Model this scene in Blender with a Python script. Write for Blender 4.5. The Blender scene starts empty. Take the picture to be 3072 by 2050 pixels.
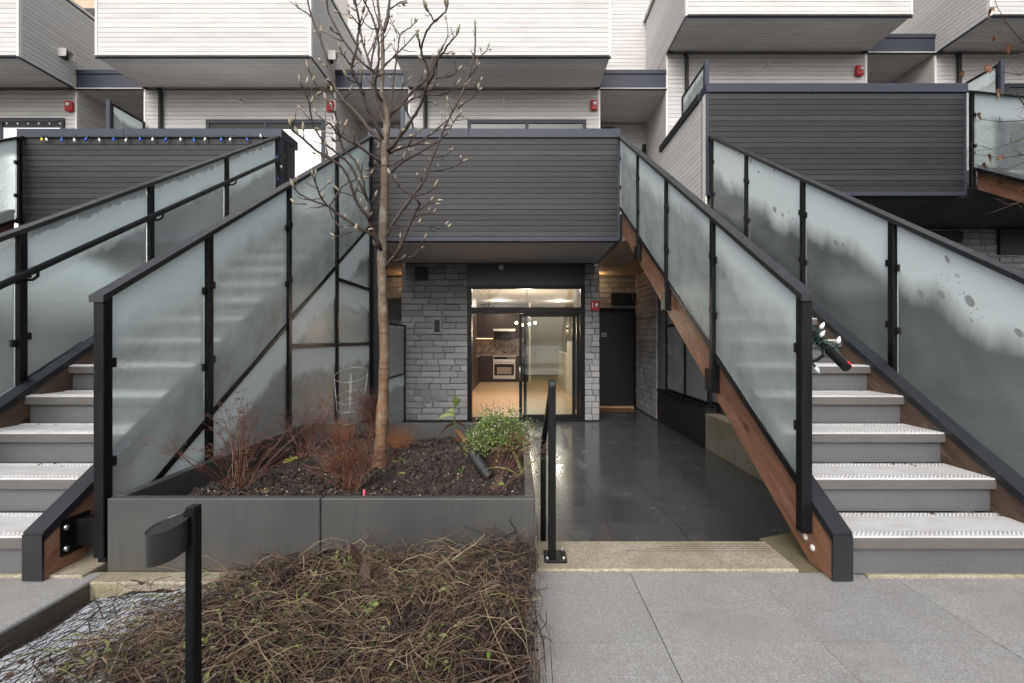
import bpy, bmesh, math, random
from mathutils import Vector, Matrix, Euler
R = math.radians
random.seed(7)
scn = bpy.context.scene
COL = scn.collection

# ---------------------------------------------------------------- camera, sky, sun, exposure
cam_d = bpy.data.cameras.new('camera')
cam = bpy.data.objects.new('camera', cam_d); COL.objects.link(cam)
cam.location = (0, 0, 1.09)
cam.rotation_euler = (R(90), 0, 0)
cam_d.sensor_width = 36.0
cam_d.lens = 16.02
cam_d.shift_x = -18 / 3072
cam_d.shift_y = -7 / 3072
cam_d.clip_start = 0.05
cam_d.clip_end = 2000
scn.camera = cam

SUN_EL, SUN_AZ = 39, 192          # degrees; soft sun behind the camera, above the opposite roofs
world = bpy.data.worlds.new('World'); scn.world = world; world.use_nodes = True
wn = world.node_tree; wn.nodes.clear()
sky = wn.nodes.new('ShaderNodeTexSky'); sky.sky_type = 'NISHITA'; sky.sun_disc = False
sky.sun_elevation = R(SUN_EL); sky.sun_rotation = R(SUN_AZ)
sky.air_density = 1.0; sky.dust_density = 5.0; sky.ozone_density = 1.0
hs = wn.nodes.new('ShaderNodeHueSaturation'); hs.inputs['Saturation'].default_value = 0.32
bg = wn.nodes.new('ShaderNodeBackground'); bg.inputs['Strength'].default_value = 0.15
wo = wn.nodes.new('ShaderNodeOutputWorld')
wn.links.new(sky.outputs[0], hs.inputs['Color']); wn.links.new(hs.outputs[0], bg.inputs['Color'])
wn.links.new(bg.outputs[0], wo.inputs['Surface'])

sun_d = bpy.data.lights.new('sun', 'SUN'); sun_d.energy = 0.85; sun_d.angle = R(50); sun_d.color = (1, 0.99, 0.98)
sun = bpy.data.objects.new('sun', sun_d); COL.objects.link(sun)
_az = R(SUN_AZ)
sun_dir = Vector((math.sin(_az) * math.cos(R(SUN_EL)), math.cos(_az) * math.cos(R(SUN_EL)), math.sin(R(SUN_EL))))
sun.rotation_euler = sun_dir.to_track_quat('Z', 'Y').to_euler()
sun.location = (0, -10, 20)

scn.view_settings.view_transform = 'Standard'
scn.view_settings.look = 'None'
scn.view_settings.exposure = 0.58
scn.view_settings.gamma = 1.0
scn.render.engine = 'CYCLES'
scn.cycles.use_denoising = True
scn.cycles.max_bounces = 8
scn.cycles.diffuse_bounces = 4
scn.cycles.glossy_bounces = 3
scn.cycles.caustics_refractive = False
scn.cycles.caustics_reflective = False
scn.cycles.transmission_bounces = 6
scn.cycles.transparent_max_bounces = 12
scn.cycles.sample_clamp_indirect = 6
scn.cycles.use_adaptive_sampling = True
scn.cycles.adaptive_threshold = 0.02

# ---------------------------------------------------------------- node helpers and materials
class NT:
    def __init__(s, nt): s.nt = nt
    def n(s, t, ins=None, **props):
        nd = s.nt.nodes.new('ShaderNode' + t)
        for k, v in props.items(): setattr(nd, k, v)
        for k, v in (ins or {}).items():
            sk = nd.inputs[k]
            if isinstance(v, bpy.types.NodeSocket): s.nt.links.new(v, sk)
            elif isinstance(v, bpy.types.Node): s.nt.links.new(v.outputs[0], sk)
            else: sk.default_value = v
        return nd
    def pos(s, sc=(1, 1, 1)):
        g = s.n('NewGeometry')
        return s.n('Mapping', {'Vector': g.outputs['Position'], 'Scale': sc}).outputs[0]
    def uv(s, sc=(1, 1, 1)):
        g = s.n('TexCoord')
        return s.n('Mapping', {'Vector': g.outputs['UV'], 'Scale': sc}).outputs[0]
    def noise(s, vec, scale, detail=4, rough=0.55, dist=0.0):
        return s.n('TexNoise', {'Vector': vec, 'Scale': scale, 'Detail': detail, 'Roughness': rough, 'Distortion': dist}).outputs['Fac']
    def vor(s, vec, scale, rnd=1.0, out='Distance', feature='F1'):
        return s.n('TexVoronoi', {'Vector': vec, 'Scale': scale, 'Randomness': rnd}, feature=feature).outputs[out]
    def ramp(s, f, stops):
        nd = s.n('ValToRGB', {'Fac': f}); e = nd.color_ramp.elements
        while len(e) < len(stops): e.new(0.5)
        for el, (p, c) in zip(e, stops):
            el.position = p
            el.color = (c, c, c, 1) if isinstance(c, (int, float)) else (c[0], c[1], c[2], 1)
        return nd.outputs[0]
    def mix(s, f, a, b, mode='MIX'):
        nd = s.n('MixRGB', blend_type=mode)
        for k, v in (('Fac', f), ('Color1', a), ('Color2', b)):
            if isinstance(v, bpy.types.NodeSocket): s.nt.links.new(v, nd.inputs[k])
            elif isinstance(v, (int, float)): nd.inputs[k].default_value = v if k == 'Fac' else (v, v, v, 1)
            else: nd.inputs[k].default_value = (v[0], v[1], v[2], 1)
        return nd.outputs[0]
    def math(s, op, a, b=0.0, clamp=False):
        nd = s.n('Math', operation=op, use_clamp=clamp)
        for i, v in enumerate((a, b)):
            if isinstance(v, bpy.types.NodeSocket): s.nt.links.new(v, nd.inputs[i])
            else: nd.inputs[i].default_value = v
        return nd.outputs[0]
    def rnd(s): return s.n('ObjectInfo').outputs['Random']
    def bump(s, h, strength=0.3, dist=0.01):
        return s.n('Bump', {'Height': h, 'Strength': strength, 'Distance': dist}).outputs[0]
    def pbr(s, color, rough=0.6, metal=0.0, normal=None, spec=0.5, **kw):
        ins = {'Roughness': rough, 'Metallic': metal, 'Specular IOR Level': spec}
        if isinstance(color, bpy.types.NodeSocket): ins['Base Color'] = color
        else: ins['Base Color'] = (color[0], color[1], color[2], 1)
        if normal is not None: ins['Normal'] = normal
        ins.update(kw)
        return s.n('BsdfPrincipled', ins)

MATS = {}
def material(name, fn):
    m = bpy.data.materials.new(name); m.use_nodes = True
    m.node_tree.nodes.clear(); t = NT(m.node_tree)
    sh = fn(t)
    o = t.n('OutputMaterial')
    m.node_tree.links.new(sh if isinstance(sh, bpy.types.NodeSocket) else sh.outputs[0], o.inputs['Surface'])
    MATS[name] = m
    return m

def board_mat(name, base, axis, var=0.10, warm=(1, 1, 1), stain=0.0, rough=0.65):
    def f(t):
        st = {'x': (0.7, 14, 26), 'y': (14, 0.7, 26)}[axis]
        g = t.noise(t.pos(st), 3.0, 6, 0.65, 0.6)
        big = t.noise(t.pos({'x': (0.8, 1.5, 5.0), 'y': (1.5, 0.8, 5.0)}[axis]), 1.4, 3)
        r = t.rnd()
        c = t.mix(t.ramp(g, [(0.3, 0), (0.75, 1)]), [b * (1 - var) for b in base], [min(1, b * (1 + var * .5)) for b in base])
        c = t.mix(t.math('MULTIPLY', r, 0.9), c, t.mix(1.0, c, [1 - var * 1.3 * w for w in (1, 1, .96)], 'MULTIPLY'))
        if stain: c = t.mix(t.math('MULTIPLY', t.ramp(big, [(0.48, 0), (0.72, 1)]), stain), c, [b * .62 for b in base])
        knot = t.vor(t.pos({'x': (2.1, 5, 9), 'y': (5, 2.1, 9)}[axis]), 1.0)
        c = t.mix(t.ramp(knot, [(0.02, .35), (0.07, 0)]), c, [b * .45 for b in base])
        return t.pbr(c, rough, normal=t.bump(g, 0.25, 0.004), spec=.25)
    return material(name, f)

board_mat('white_board_x', (0.60, 0.588, 0.572), 'x', .11, stain=.42)
board_mat('white_board_y', (0.62, 0.605, 0.585), 'y', .09, stain=.15)
board_mat('cream_board_x', (0.66, 0.50, 0.36), 'x', .08)
board_mat('dark_board_x', (0.041, 0.041, 0.0435), 'x', .42, stain=.55, rough=.5)
board_mat('dark_board_y', (0.047, 0.047, 0.048), 'y', .36, stain=.25, rough=.5)

material('gap_dark', lambda t: t.pbr((0.020, 0.020, 0.021), .9))
material('gap_pale', lambda t: t.pbr((0.30, 0.285, 0.27), .9))
material('white_trim', lambda t: t.pbr(t.mix(t.noise(t.pos(), 9), (0.62, .60, .57), (0.72, .70, .67)), .6))

def cap_f(t):
    n1 = t.noise(t.pos((1, 1, 1)), 40, 3)
    c = t.mix(n1, (0.028, .033, .047), (0.040, .046, .063))
    return t.pbr(c, t.ramp(n1, [(0.3, .38), (0.7, .55)]), 0.0, normal=t.bump(n1, .12, .003), spec=.25)
material('cap_metal', cap_f)

def black_f(t):
    dp = t.vor(t.pos(), 170, 1.0)
    drop = t.ramp(dp, [(0.10, 1), (0.22, 0)])
    n1 = t.noise(t.pos((6, 6, 1.2)), 4, 5)
    c = t.mix(n1, (0.004, .0043, .005), (0.009, .0095, .011))
    return t.pbr(c, t.ramp(n1, [(0.3, .22), (0.75, .5)]), 0.0, normal=t.bump(drop, .25, .002), spec=.22)
material('black_metal', black_f)
material('black_matte', lambda t: t.pbr(t.mix(t.noise(t.pos(), 12), (0.011, .011, .012), (0.02, .02, .021)), .6))
material('black_panel', lambda t: t.pbr(t.mix(t.noise(t.pos((1, 1, .4)), 3), (0.010, .010, .011), (0.02, .020, .021)), .38))
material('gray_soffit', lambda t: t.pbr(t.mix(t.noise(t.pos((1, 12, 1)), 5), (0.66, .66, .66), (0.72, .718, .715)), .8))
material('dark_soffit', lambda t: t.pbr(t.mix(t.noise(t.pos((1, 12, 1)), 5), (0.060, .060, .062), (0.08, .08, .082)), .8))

def tread_f(t):
    n1 = t.noise(t.pos((1, 1, 1)), 7, 5); sm = t.noise(t.pos((1, 12, 6)), 22, 3)
    wr = t.noise(t.pos((1.3, 3, 1)), 2.3, 6, .7)
    c = t.mix(n1, (0.50, .50, .50), (0.64, .638, .635))
    c = t.mix(t.ramp(wr, [(0.50, 0), (0.75, .6)]), c, (0.30, .275, .245))
    return t.pbr(c, t.ramp(sm, [(0.3, .45), (0.7, .65)]), 0.15, normal=t.bump(sm, .15, .002))
material('aluminium', tread_f)
def riser_f(t):
    v = t.vor(t.pos((1, 0.0, 1)), 125, 0.0)
    big = t.noise(t.pos((1, 1, 1)), 6, 4)
    c = t.mix(t.ramp(v, [(0.26, 1), (0.36, 0)]), t.mix(big, (0.115, .120, .127), (0.185, .19, .197)), (0.06, .061, .064))
    return t.pbr(c, .5, 0.3)
material('perforated_metal', riser_f)
material('nosing_metal', lambda t: t.pbr(t.mix(t.noise(t.pos((1, 1, 3)), 6, 4), (0.085, .078, .072), (0.135, .127, .12)), .5, .1))

def cedar_f(t, lo, hi, knotc):
    rot = t.n('Mapping', {'Vector': t.n('NewGeometry').outputs['Position'], 'Rotation': (R(-32.5), 0, 0)}).outputs[0]
    v = t.n('Mapping', {'Vector': rot, 'Scale': (1, 0.7, 16)}).outputs[0]
    g = t.noise(v, 3.2, 7, .65, 1.4)
    v2 = t.n('Mapping', {'Vector': rot, 'Scale': (1, 0.6, 4)}).outputs[0]
    b = t.noise(v2, 2.0, 3)
    c = t.mix(t.ramp(g, [(0.25, 0), (0.7, 1)]), lo, hi)
    c = t.mix(t.ramp(b, [(0.55, 0), (0.75, .6)]), c, [x * .5 for x in lo])
    pw = t.noise(t.n('Mapping', {'Vector': rot, 'Scale': (1, 1.1, 5)}).outputs[0], 2.6, 6, .7)
    c = t.mix(t.ramp(pw, [(0.54, 0), (0.72, .7)]), c, [min(.5, x * 1.35 + .07) for x in hi])
    vk = t.n('Mapping', {'Vector': rot, 'Scale': (1, 2.2, 5.0)}).outputs[0]
    k = t.vor(vk, 1.0)
    c = t.mix(t.ramp(k, [(0.05, 1), (0.14, 0)]), c, knotc)
    return t.pbr(c, t.ramp(g, [(0.3, .35), (0.7, .6)]), normal=t.bump(g, .4, .004))
material('cedar', lambda t: cedar_f(t, (0.125, .052, .028), (0.33, .165, .095), (0.09, .022, .01)))
material('cedar_weathered', lambda t: cedar_f(t, (0.055, .036, .024), (0.125, .082, .056), (0.03, .018, .01)))

def stone_f(t):
    r = t.rnd(); n1 = t.noise(t.pos((3, 3, 7)), 6, 6, .65); n2 = t.noise(t.pos(), 60, 4)
    c = t.mix(r, (0.20, .205, .215), (0.36, .36, .365))
    c = t.mix(t.ramp(n1, [(0.3, 0), (0.75, .55)]), c, (0.36, .355, .35))
    c = t.mix(t.ramp(n2, [(0.45, 0), (0.75, .35)]), c, (0.06, .06, .065))
    return t.pbr(c, .72, normal=t.bump(t.mix(.4, n1, n2), .55, .012))
material('slate_stone', stone_f)
material('mortar', lambda t: t.pbr(t.mix(t.noise(t.pos(), 30), (0.03, .03, .03), (0.055, .054, .052)), .95))

def concrete_f(t):
    big = t.noise(t.pos((1, 1, 1)), 2.2, 5); pore = t.vor(t.pos(), 34, 1.0); fine = t.noise(t.pos(), 90, 3)
    streak = t.noise(t.pos((9, 9, .6)), 3, 4)
    hz = t.n('SeparateXYZ', {'Vector': t.n('NewGeometry').outputs['Position']}).outputs['Z']
    spl = t.math('SUBTRACT', t.math('ADD', t.math('MULTIPLY', t.noise(t.pos((5, 5, 2)), 4, 5), .30), -.03), hz)
    c = t.mix(t.ramp(big, [(0.3, 0), (0.7, 1)]), (0.044, .044, .0435), (0.070, .0692, .067))
    c = t.mix(t.ramp(spl, [(0.0, 0), (0.12, .5)]), c, (0.075, .066, .050))
    c = t.mix(t.ramp(streak, [(0.48, 0), (0.72, .55)]), c, (0.036, .036, .0355))
    c = t.mix(t.ramp(pore, [(0.05, .8), (0.10, 0)]), c, (0.02, .02, .02))
    return t.pbr(c, t.ramp(streak, [(0.3, .30), (0.7, .5)]), normal=t.bump(t.mix(.5, fine, pore), .15, .003))
material('planter_concrete', concrete_f)

def paving_f(t):
    sp = t.vor(t.pos(), 330, 1.0, 'Color'); sp2 = t.vor(t.pos(), 230, 1.0, 'Color'); big = t.noise(t.pos(), 1.8, 5); fine = t.noise(t.pos(), 240, 2)
    bw = t.n('RGBToBW', {'Color': sp}).outputs[0]; bw2 = t.n('RGBToBW', {'Color': sp2}).outputs[0]
    c = t.mix(t.ramp(bw, [(0.25, 0), (0.75, 1)]), (0.235, .232, .225), (0.315, .311, .303))
    c = t.mix(t.ramp(bw2, [(0.62, 0), (0.72, .45)]), c, (0.52, .52, .52))
    c = t.mix(t.ramp(bw2, [(0.28, .32), (0.36, 0)]), c, (0.16, .155, .15))
    c = t.mix(t.ramp(big, [(0.40, 0), (0.70, .6)]), c, (0.225, .207, .19))
    damp = t.noise(t.pos((1.2, 2.2, 1)), 1.1, 5, .65)
    c = t.mix(t.ramp(damp, [(0.52, 0), (0.68, .4)]), c, (0.165, .165, .162))
    pk = t.noise(t.pos((1, 1, 1)), 4.5, 4)
    c = t.mix(t.ramp(pk, [(0.52, 0), (0.75, .35)]), c, (0.32, .295, .28))
    c = t.mix(t.math('MULTIPLY', t.rnd(), .30), c, (0.17, .168, .162))
    return t.pbr(c, t.ramp(big, [(0.35, .42), (0.7, .7)]), normal=t.bump(t.mix(.5, fine, bw), .5, .004))
material('aggregate_paving', paving_f)

def step_f(t):
    big = t.noise(t.pos((1, 1, 1)), 3.0, 6); sp = t.vor(t.pos(), 170, 1.0, 'Color'); bw = t.n('RGBToBW', {'Color': sp}).outputs[0]
    c = t.mix(t.ramp(bw, [(0.2, 0), (0.8, 1)]), (0.21, .185, .135), (0.40, .36, .28))
    c = t.mix(t.ramp(big, [(0.45, 0), (0.72, .8)]), c, (0.16, .145, .07))
    return t.pbr(c, .6, normal=t.bump(bw, .35, .003))
material('mossy_concrete', step_f)
def moss_f(t):
    big = t.noise(t.pos(), 7, 6)
    return t.pbr(t.mix(big, (0.055, .05, .02), (0.20, .175, .11)), .7, normal=t.bump(big, .4, .01))
material('moss_ground', moss_f)

def tile_f(t):
    big = t.noise(t.pos((1, 1, 1)), 1.6, 4); st = t.noise(t.pos((2, 30, 1)), 5, 5); fine = t.noise(t.pos(), 130, 3)
    c = t.mix(st, (0.040, .041, .044), (0.075, .077, .081))
    c = t.mix(t.math('MULTIPLY', t.rnd(), .5), c, (0.08, .08, .084))
    pud = t.noise(t.pos((1.3, .8, 1)), 2.4, 6, .62)
    c = t.mix(t.ramp(pud, [(0.38, 0), (0.74, .55)]), c, (0.105, .106, .108))
    return t.pbr(c, t.ramp(pud, [(0.30, .06), (0.52, .16), (0.78, .40)]), normal=t.bump(st, .015, .003), spec=.55)
material('wet_slate_tile', tile_f)
material('grout', lambda t: t.pbr((0.09, .088, .085), .8))
material('slab_edge', lambda t: t.pbr(t.mix(t.noise(t.pos(), 8, 4), (0.06, .05, .035), (0.13, .115, .085)), .8))
material('tile_grout', lambda t: t.pbr((0.26, .26, .25), .7))

def soil_f(t):
    a = t.noise(t.pos(), 22, 8, .7); b = t.vor(t.pos(), 70, 1.0)
    c = t.mix(a, (0.009, .0065, .005), (0.050, .035, .026))
    c = t.mix(t.ramp(t.noise(t.pos(), 5, 3), [(0.45, 0), (0.7, .5)]), c, (0.03, .02, .013))
    return t.pbr(c, .75, normal=t.bump(t.mix(.5, a, b), .9, .03))
material('soil', soil_f)
def chip_f(t):
    r = t.rnd(); a = t.noise(t.pos(), 40, 3); v = t.vor(t.pos(), 9, 1, 'Color')
    bw = t.n('RGBToBW', {'Color': v}).outputs[0]
    return t.pbr(t.mix(t.ramp(bw, [(0.35, 0), (0.75, 1)]), (0.022, .014, .010), (0.11, .07, .045)), .8, normal=t.bump(a, .6, .005))
material('bark_chip', chip_f)
material('pale_chip', lambda t: t.pbr(t.mix(t.noise(t.pos(), 30), (0.32, .27, .20), (0.60, .55, .48)), .8))

def bark_f(t):
    a = t.noise(t.pos((3, 3, 1)), 26, 6, .7); hgt = t.n('SeparateXYZ', {'Vector': t.n('NewGeometry').outputs['Position']}).outputs['Z']
    ring = t.noise(t.pos((1, 1, 22)), 2.0, 3)
    lo = t.mix(t.ramp(a, [(0.3, 0), (0.7, 1)]), (0.085, .042, .020), (0.24, .135, .070)); hi = t.mix(a, (0.060, .044, .031), (0.155, .12, .085))
    c = t.mix(t.ramp(t.math('MULTIPLY', hgt, .5), [(0.25, 0), (0.85, 1)]), lo, hi)
    c = t.mix(t.ramp(ring, [(0.54, 0), (0.66, .75)]), c, (0.06, .035, .02))
    lich = t.noise(t.pos(), 14, 5)
    c = t.mix(t.ramp(lich, [(0.52, 0), (0.68, .55)]), c, (0.25, .24, .19))
    return t.pbr(c, .75, normal=t.bump(t.mix(.5, a, ring), .9, .010))
material('bark', bark_f)
material('twig', lambda t: t.pbr(t.mix(t.noise(t.pos(), 25, 4), (0.020, .013, .010), (0.070, .047, .034)), .65))
material('bud', lambda t: t.pbr(t.mix(t.noise(t.pos(), 60, 4), (0.17, .135, .09), (0.42, .37, .29)), .8))
material('red_stem', lambda t: t.pbr(t.mix(t.noise(t.pos(), 18, 4), (0.050, .016, .010), (0.145, .052, .028)), .55))
material('seed_head', lambda t: t.pbr(t.mix(t.noise(t.pos(), 60, 3), (0.045, .024, .019), (0.14, .085, .065)), .85))
material('orange_stem', lambda t: t.pbr(t.mix(t.noise(t.pos(), 18, 4), (0.14, .045, .015), (0.33, .14, .055)), .7))
def vine_f(lo, hi):
    def f(t):
        v = t.vor(t.pos(), 7, 1, 'Color'); bw = t.n('RGBToBW', {'Color': v}).outputs[0]
        c = t.mix(t.ramp(t.noise(t.pos(), 6, 5, .8), [(0.3, 0), (0.72, 1)]), lo, hi)
        c = t.mix(t.ramp(t.noise(t.pos(), 2.6, 3), [(0.40, 0), (0.62, .55)]), c, [x * y for x, y in zip(lo, (.75, .75, .75))])
        c = t.mix(t.ramp(t.noise(t.pos((1, 1, .2)), 3.3, 2), [(0.55, 0), (0.70, .45)]), c, [hi[0] * .72, hi[1] * .86, hi[2] * .62])
        return t.pbr(t.mix(t.math('MULTIPLY', bw, .4), c, [x * .6 for x in lo]), .75)
    return f
material('dry_vine', vine_f((0.045, .028, .018), (0.23, .155, .098)))
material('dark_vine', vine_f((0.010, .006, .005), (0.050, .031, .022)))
material('tan_vine', vine_f((0.16, .115, .07), (0.40, .31, .19)))
def leaf(lo, hi, tr=.3):
    def f(t):
        c = t.mix(t.noise(t.pos(), 20, 3), lo, hi)
        p = t.pbr(c, .5); q = t.n('BsdfTranslucent', {'Color': c})
        return t.n('MixShader', {'Fac': tr, 1: p.outputs[0], 2: q.outputs[0]})
    return f
material('green_leaf', leaf((0.06, .12, .022), (0.18, .26, .07)))
material('pale_leaf', leaf((0.18, .23, .06), (0.32, .36, .13)))
material('sedum_leaf', leaf((0.13, .19, .04), (0.33, .40, .13)))
material('yellow_leaf', leaf((0.35, .33, .06), (0.52, .50, .16)))
material('rust_leaf', leaf((0.13, .058, .030), (0.27, .13, .07)))
material('dead_leaf', leaf((0.05, .024, .02), (0.13, .075, .06)))
material('white_fleck', lambda t: t.pbr((0.62, .62, .64), .8))

def glass_f(thr, amp, spots, toprim, drip, mk=.18, soft=4.0):
    def f(t):
        oi = t.rnd(); uvn = t.n('TexCoord').outputs['UV']
        sx = t.n('SeparateXYZ', {'Vector': uvn}); u, v = sx.outputs['X'], sx.outputs['Y']
        off = t.math('MULTIPLY', oi, 17.0)
        uu = t.math('ADD', u, off)
        vec = t.n('CombineXYZ', {'X': uu, 'Y': t.math('MULTIPLY', v, drip), 'Z': off}).outputs[0]
        nz = t.noise(vec, 2.6, 5, .55); nz2 = t.noise(vec, 11, 4, .6)
        edge = t.math('ADD', t.math('MULTIPLY', t.math('SUBTRACT', nz, .5), amp), t.math('MULTIPLY', t.math('SUBTRACT', nz2, .5), amp * .14))
        th = t.math('ADD', t.math('ADD', edge, thr), t.math('MULTIPLY', t.math('SUBTRACT', oi, .5), .22))
        m = t.math('SUBTRACT', v, th)
        wet = t.ramp(t.math('ADD', t.math('MULTIPLY', m, soft), .5), [(0.36, 0), (0.62, 1)])
        if spots:
            sv = t.n('CombineXYZ', {'X': uu, 'Y': v, 'Z': off}).outputs[0]
            d1 = t.vor(sv, 9.0, 1.0); d2 = t.vor(sv, 30.0, 1.0); gate = t.noise(sv, 2.3, 2)
            near = t.ramp(m, [(0.0, 1), (0.5, 0)])
            s1 = t.ramp(t.math('ADD', d1, t.math('MULTIPLY', t.ramp(gate, [(0.46, 1), (0.60, 0)]), .5)), [(0.26, 1), (0.30, 0)])
            s2 = t.ramp(t.math('ADD', d2, t.math('MULTIPLY', t.ramp(gate, [(0.40, 1), (0.66, 0)]), .5)), [(0.20, 1), (0.26, 0)])
            wet = t.math('MAXIMUM', wet, t.math('MULTIPLY', t.math('MAXIMUM', s1, t.math('MULTIPLY', s2, .8)), .75))
        if toprim:
            rim = t.math('SUBTRACT', t.math('ADD', toprim, t.math('MULTIPLY', t.math('SUBTRACT', nz2, .5), .16)), v)
            wet = t.math('MAXIMUM', wet, t.ramp(t.math('ADD', t.math('MULTIPLY', rim, 6), .5), [(0.45, 0), (0.62, .8)]))
        haze = t.noise(t.n('CombineXYZ', {'X': uu, 'Y': v, 'Z': off}).outputs[0], 3.5, 3)
        dry = t.n('AddShader', {0: t.n('BsdfDiffuse', {'Color': (.70, .755, .755, 1)}).outputs[0], 1: t.n('BsdfTranslucent', {'Color': (.36, .41, .41, 1)}).outputs[0]}).outputs[0]
        rfr = t.n('BsdfRefraction', {'Color': (.92, .97, .965, 1), 'Roughness': .21, 'IOR': 1.22}).outputs[0]
        milky = t.n('AddShader', {0: t.n('BsdfDiffuse', {'Color': (.50, .545, .54, 1)}).outputs[0], 1: t.n('BsdfTranslucent', {'Color': (.52, .575, .57, 1)}).outputs[0]}).outputs[0]
        clear = t.n('MixShader', {'Fac': t.ramp(haze, [(0.3, mk * .7), (0.7, mk * 1.35)]), 1: rfr, 2: milky}).outputs[0]
        dry2 = t.n('MixShader', {'Fac': .22, 1: dry, 2: rfr}).outputs[0]
        body = t.n('MixShader', {'Fac': wet, 1: dry2, 2: clear}).outputs[0]
        gl = t.n('BsdfGlossy', {'Roughness': .22, 'Color': (1, 1, 1, 1)}).outputs[0]
        fr = t.n('Fresnel', {'IOR': 1.35}).outputs[0]
        return t.n('MixShader', {'Fac': t.math('MULTIPLY', fr, .7), 1: body, 2: gl})
    return f
material('frosted_glass', glass_f(.20, .36, False, 0, 1.0, .30, 1.4))
material('frosted_glass_spotted', glass_f(.44, .40, True, 0, .30, .12, 1.3))
material('frosted_glass_banded', glass_f(.34, .30, False, .06, 1.0, .16, 2.2))
material('frosted_glass_low', glass_f(.22, .34, False, 0, .6, .22, 3.0))
def pane_f(t):
    fr = t.n('Fresnel', {'IOR': 1.45}).outputs[0]
    return t.n('MixShader', {'Fac': fr, 1: t.n('BsdfTransparent', {'Color': (.90, .93, .92, 1)}).outputs[0], 2: t.n('BsdfGlossy', {'Roughness': .02, 'Color': (1, 1, 1, 1)}).outputs[0]})
material('clear_glass', pane_f)
material('alarm_red', lambda t: t.pbr((0.42, .012, .018), .35))
material('lens_clear', lambda t: t.pbr((0.75, .76, .78), .12, spec=.8))
material('steel', lambda t: t.pbr((0.55, .55, .55), .3, 1.0))
material('steel_brushed', lambda t: t.pbr(t.mix(t.noise(t.pos((1, 1, 40)), 5), (0.5, .49, .47), (0.66, .65, .63)), .35, .85))
material('pot_brown', lambda t: t.pbr(t.mix(t.noise(t.pos((1, 1, 6)), 9), (0.035, .022, .018), (0.065, .042, .035)), .45))
material('wire_pale', lambda t: t.pbr((0.30, .31, .31), .4, .6))
material('plastic_grey', lambda t: t.pbr(t.mix(t.noise(t.pos(), 20), (0.20, .21, .21), (0.27, .28, .28)), .5))
material('vent_black', lambda t: t.pbr((0.004, .004, .004), .5))
material('membrane_white', lambda t: t.pbr(t.mix(t.noise(t.pos(), 14, 5), (0.34, .36, .40), (0.72, .74, .78)), .3, normal=t.bump(t.noise(t.pos(), 35, 3), .5, .01)))
material('doormat', lambda t: t.pbr(t.mix(t.noise(t.pos(), 55, 3), (0.10, .04, .015), (0.33, .15, .06)), .95))
material('cord_green', lambda t: t.pbr((0.008, .035, .022), .5))
material('bulb_white', lambda t: t.pbr(t.mix(t.vor(t.pos(), 160), (0.9, .92, .95), (0.55, .58, .62)), .15))
material('bulb_blue', lambda t: t.pbr((0.02, .09, .55), .12))
material('bulb_red', lambda t: t.pbr((0.75, .02, .02), .12))
material('bulb_yellow', lambda t: t.pbr((0.75, .6, .05), .12))
material('pink_tag', lambda t: t.pbr((0.7, .12, .18), .5))
# indoors
material('plaster', lambda t: t.pbr(t.mix(t.noise(t.pos(), 3), (0.66, .62, .56), (0.70, .66, .60)), .8))
material('oak_floor', lambda t: t.pbr(t.mix(t.noise(t.pos((6, .7, 1)), 4, 5), (0.50, .36, .22), (0.62, .46, .30)), .4))
material('cabinet_dark', lambda t: t.pbr(t.mix(t.noise(t.pos((5, 5, .6)), 5, 4), (0.030, .022, .022), (0.045, .034, .034)), .45))
material('marble', lambda t: t.pbr(t.ramp(t.noise(t.pos(), 7, 8, .7, 1.5), [(0.35, (0.08, .06, .05)), (0.5, (0.17, .13, .11)), (0.62, (0.33, .28, .24))]), .25))
material('counter', lambda t: t.pbr((0.30, .26, .22), .3))
material('oven_glass', lambda t: t.pbr((0.02, .02, .02), .12))
def lamp_mat(name, col, st):
    material(name, lambda t: t.n('Emission', {'Color': (col[0], col[1], col[2], 1), 'Strength': st}))
lamp_mat('warm_bulb', (1, .72, .40), 14)
lamp_mat('downlight', (1, .86, .66), 10)
lamp_mat('strip_light', (1, .55, .22), 5)
lamp_mat('lit_blind', (1, .975, .93), 1.0)

# ---------------------------------------------------------------- mesh helpers
WL = {}
def wloc(p): return WL.get(p.name, Vector((0, 0, 0))) if p else Vector((0, 0, 0))
def thing(name, label, cat, loc=(0, 0, 0), group=None):
    o = bpy.data.objects.new(name, None); COL.objects.link(o); o.location = loc
    o.empty_display_size = .1
    WL[o.name] = Vector(loc); tag(o, label, cat, group); return o
def tag(o, label=None, cat=None, group=None, kind=None):
    if label: o['label'] = label
    if cat: o['category'] = cat
    if group: o['group'] = group
    if kind: o['kind'] = kind
    return o
def link(name, me, parent=None, loc=(0, 0, 0), rot=None, scale=None):
    o = bpy.data.objects.new(name, me); COL.objects.link(o)
    w = Vector(loc); WL[o.name] = w
    o.parent = parent; o.location = w - wloc(parent)
    if rot is not None: o.rotation_euler = rot
    if scale is not None: o.scale = scale
    return o

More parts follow.
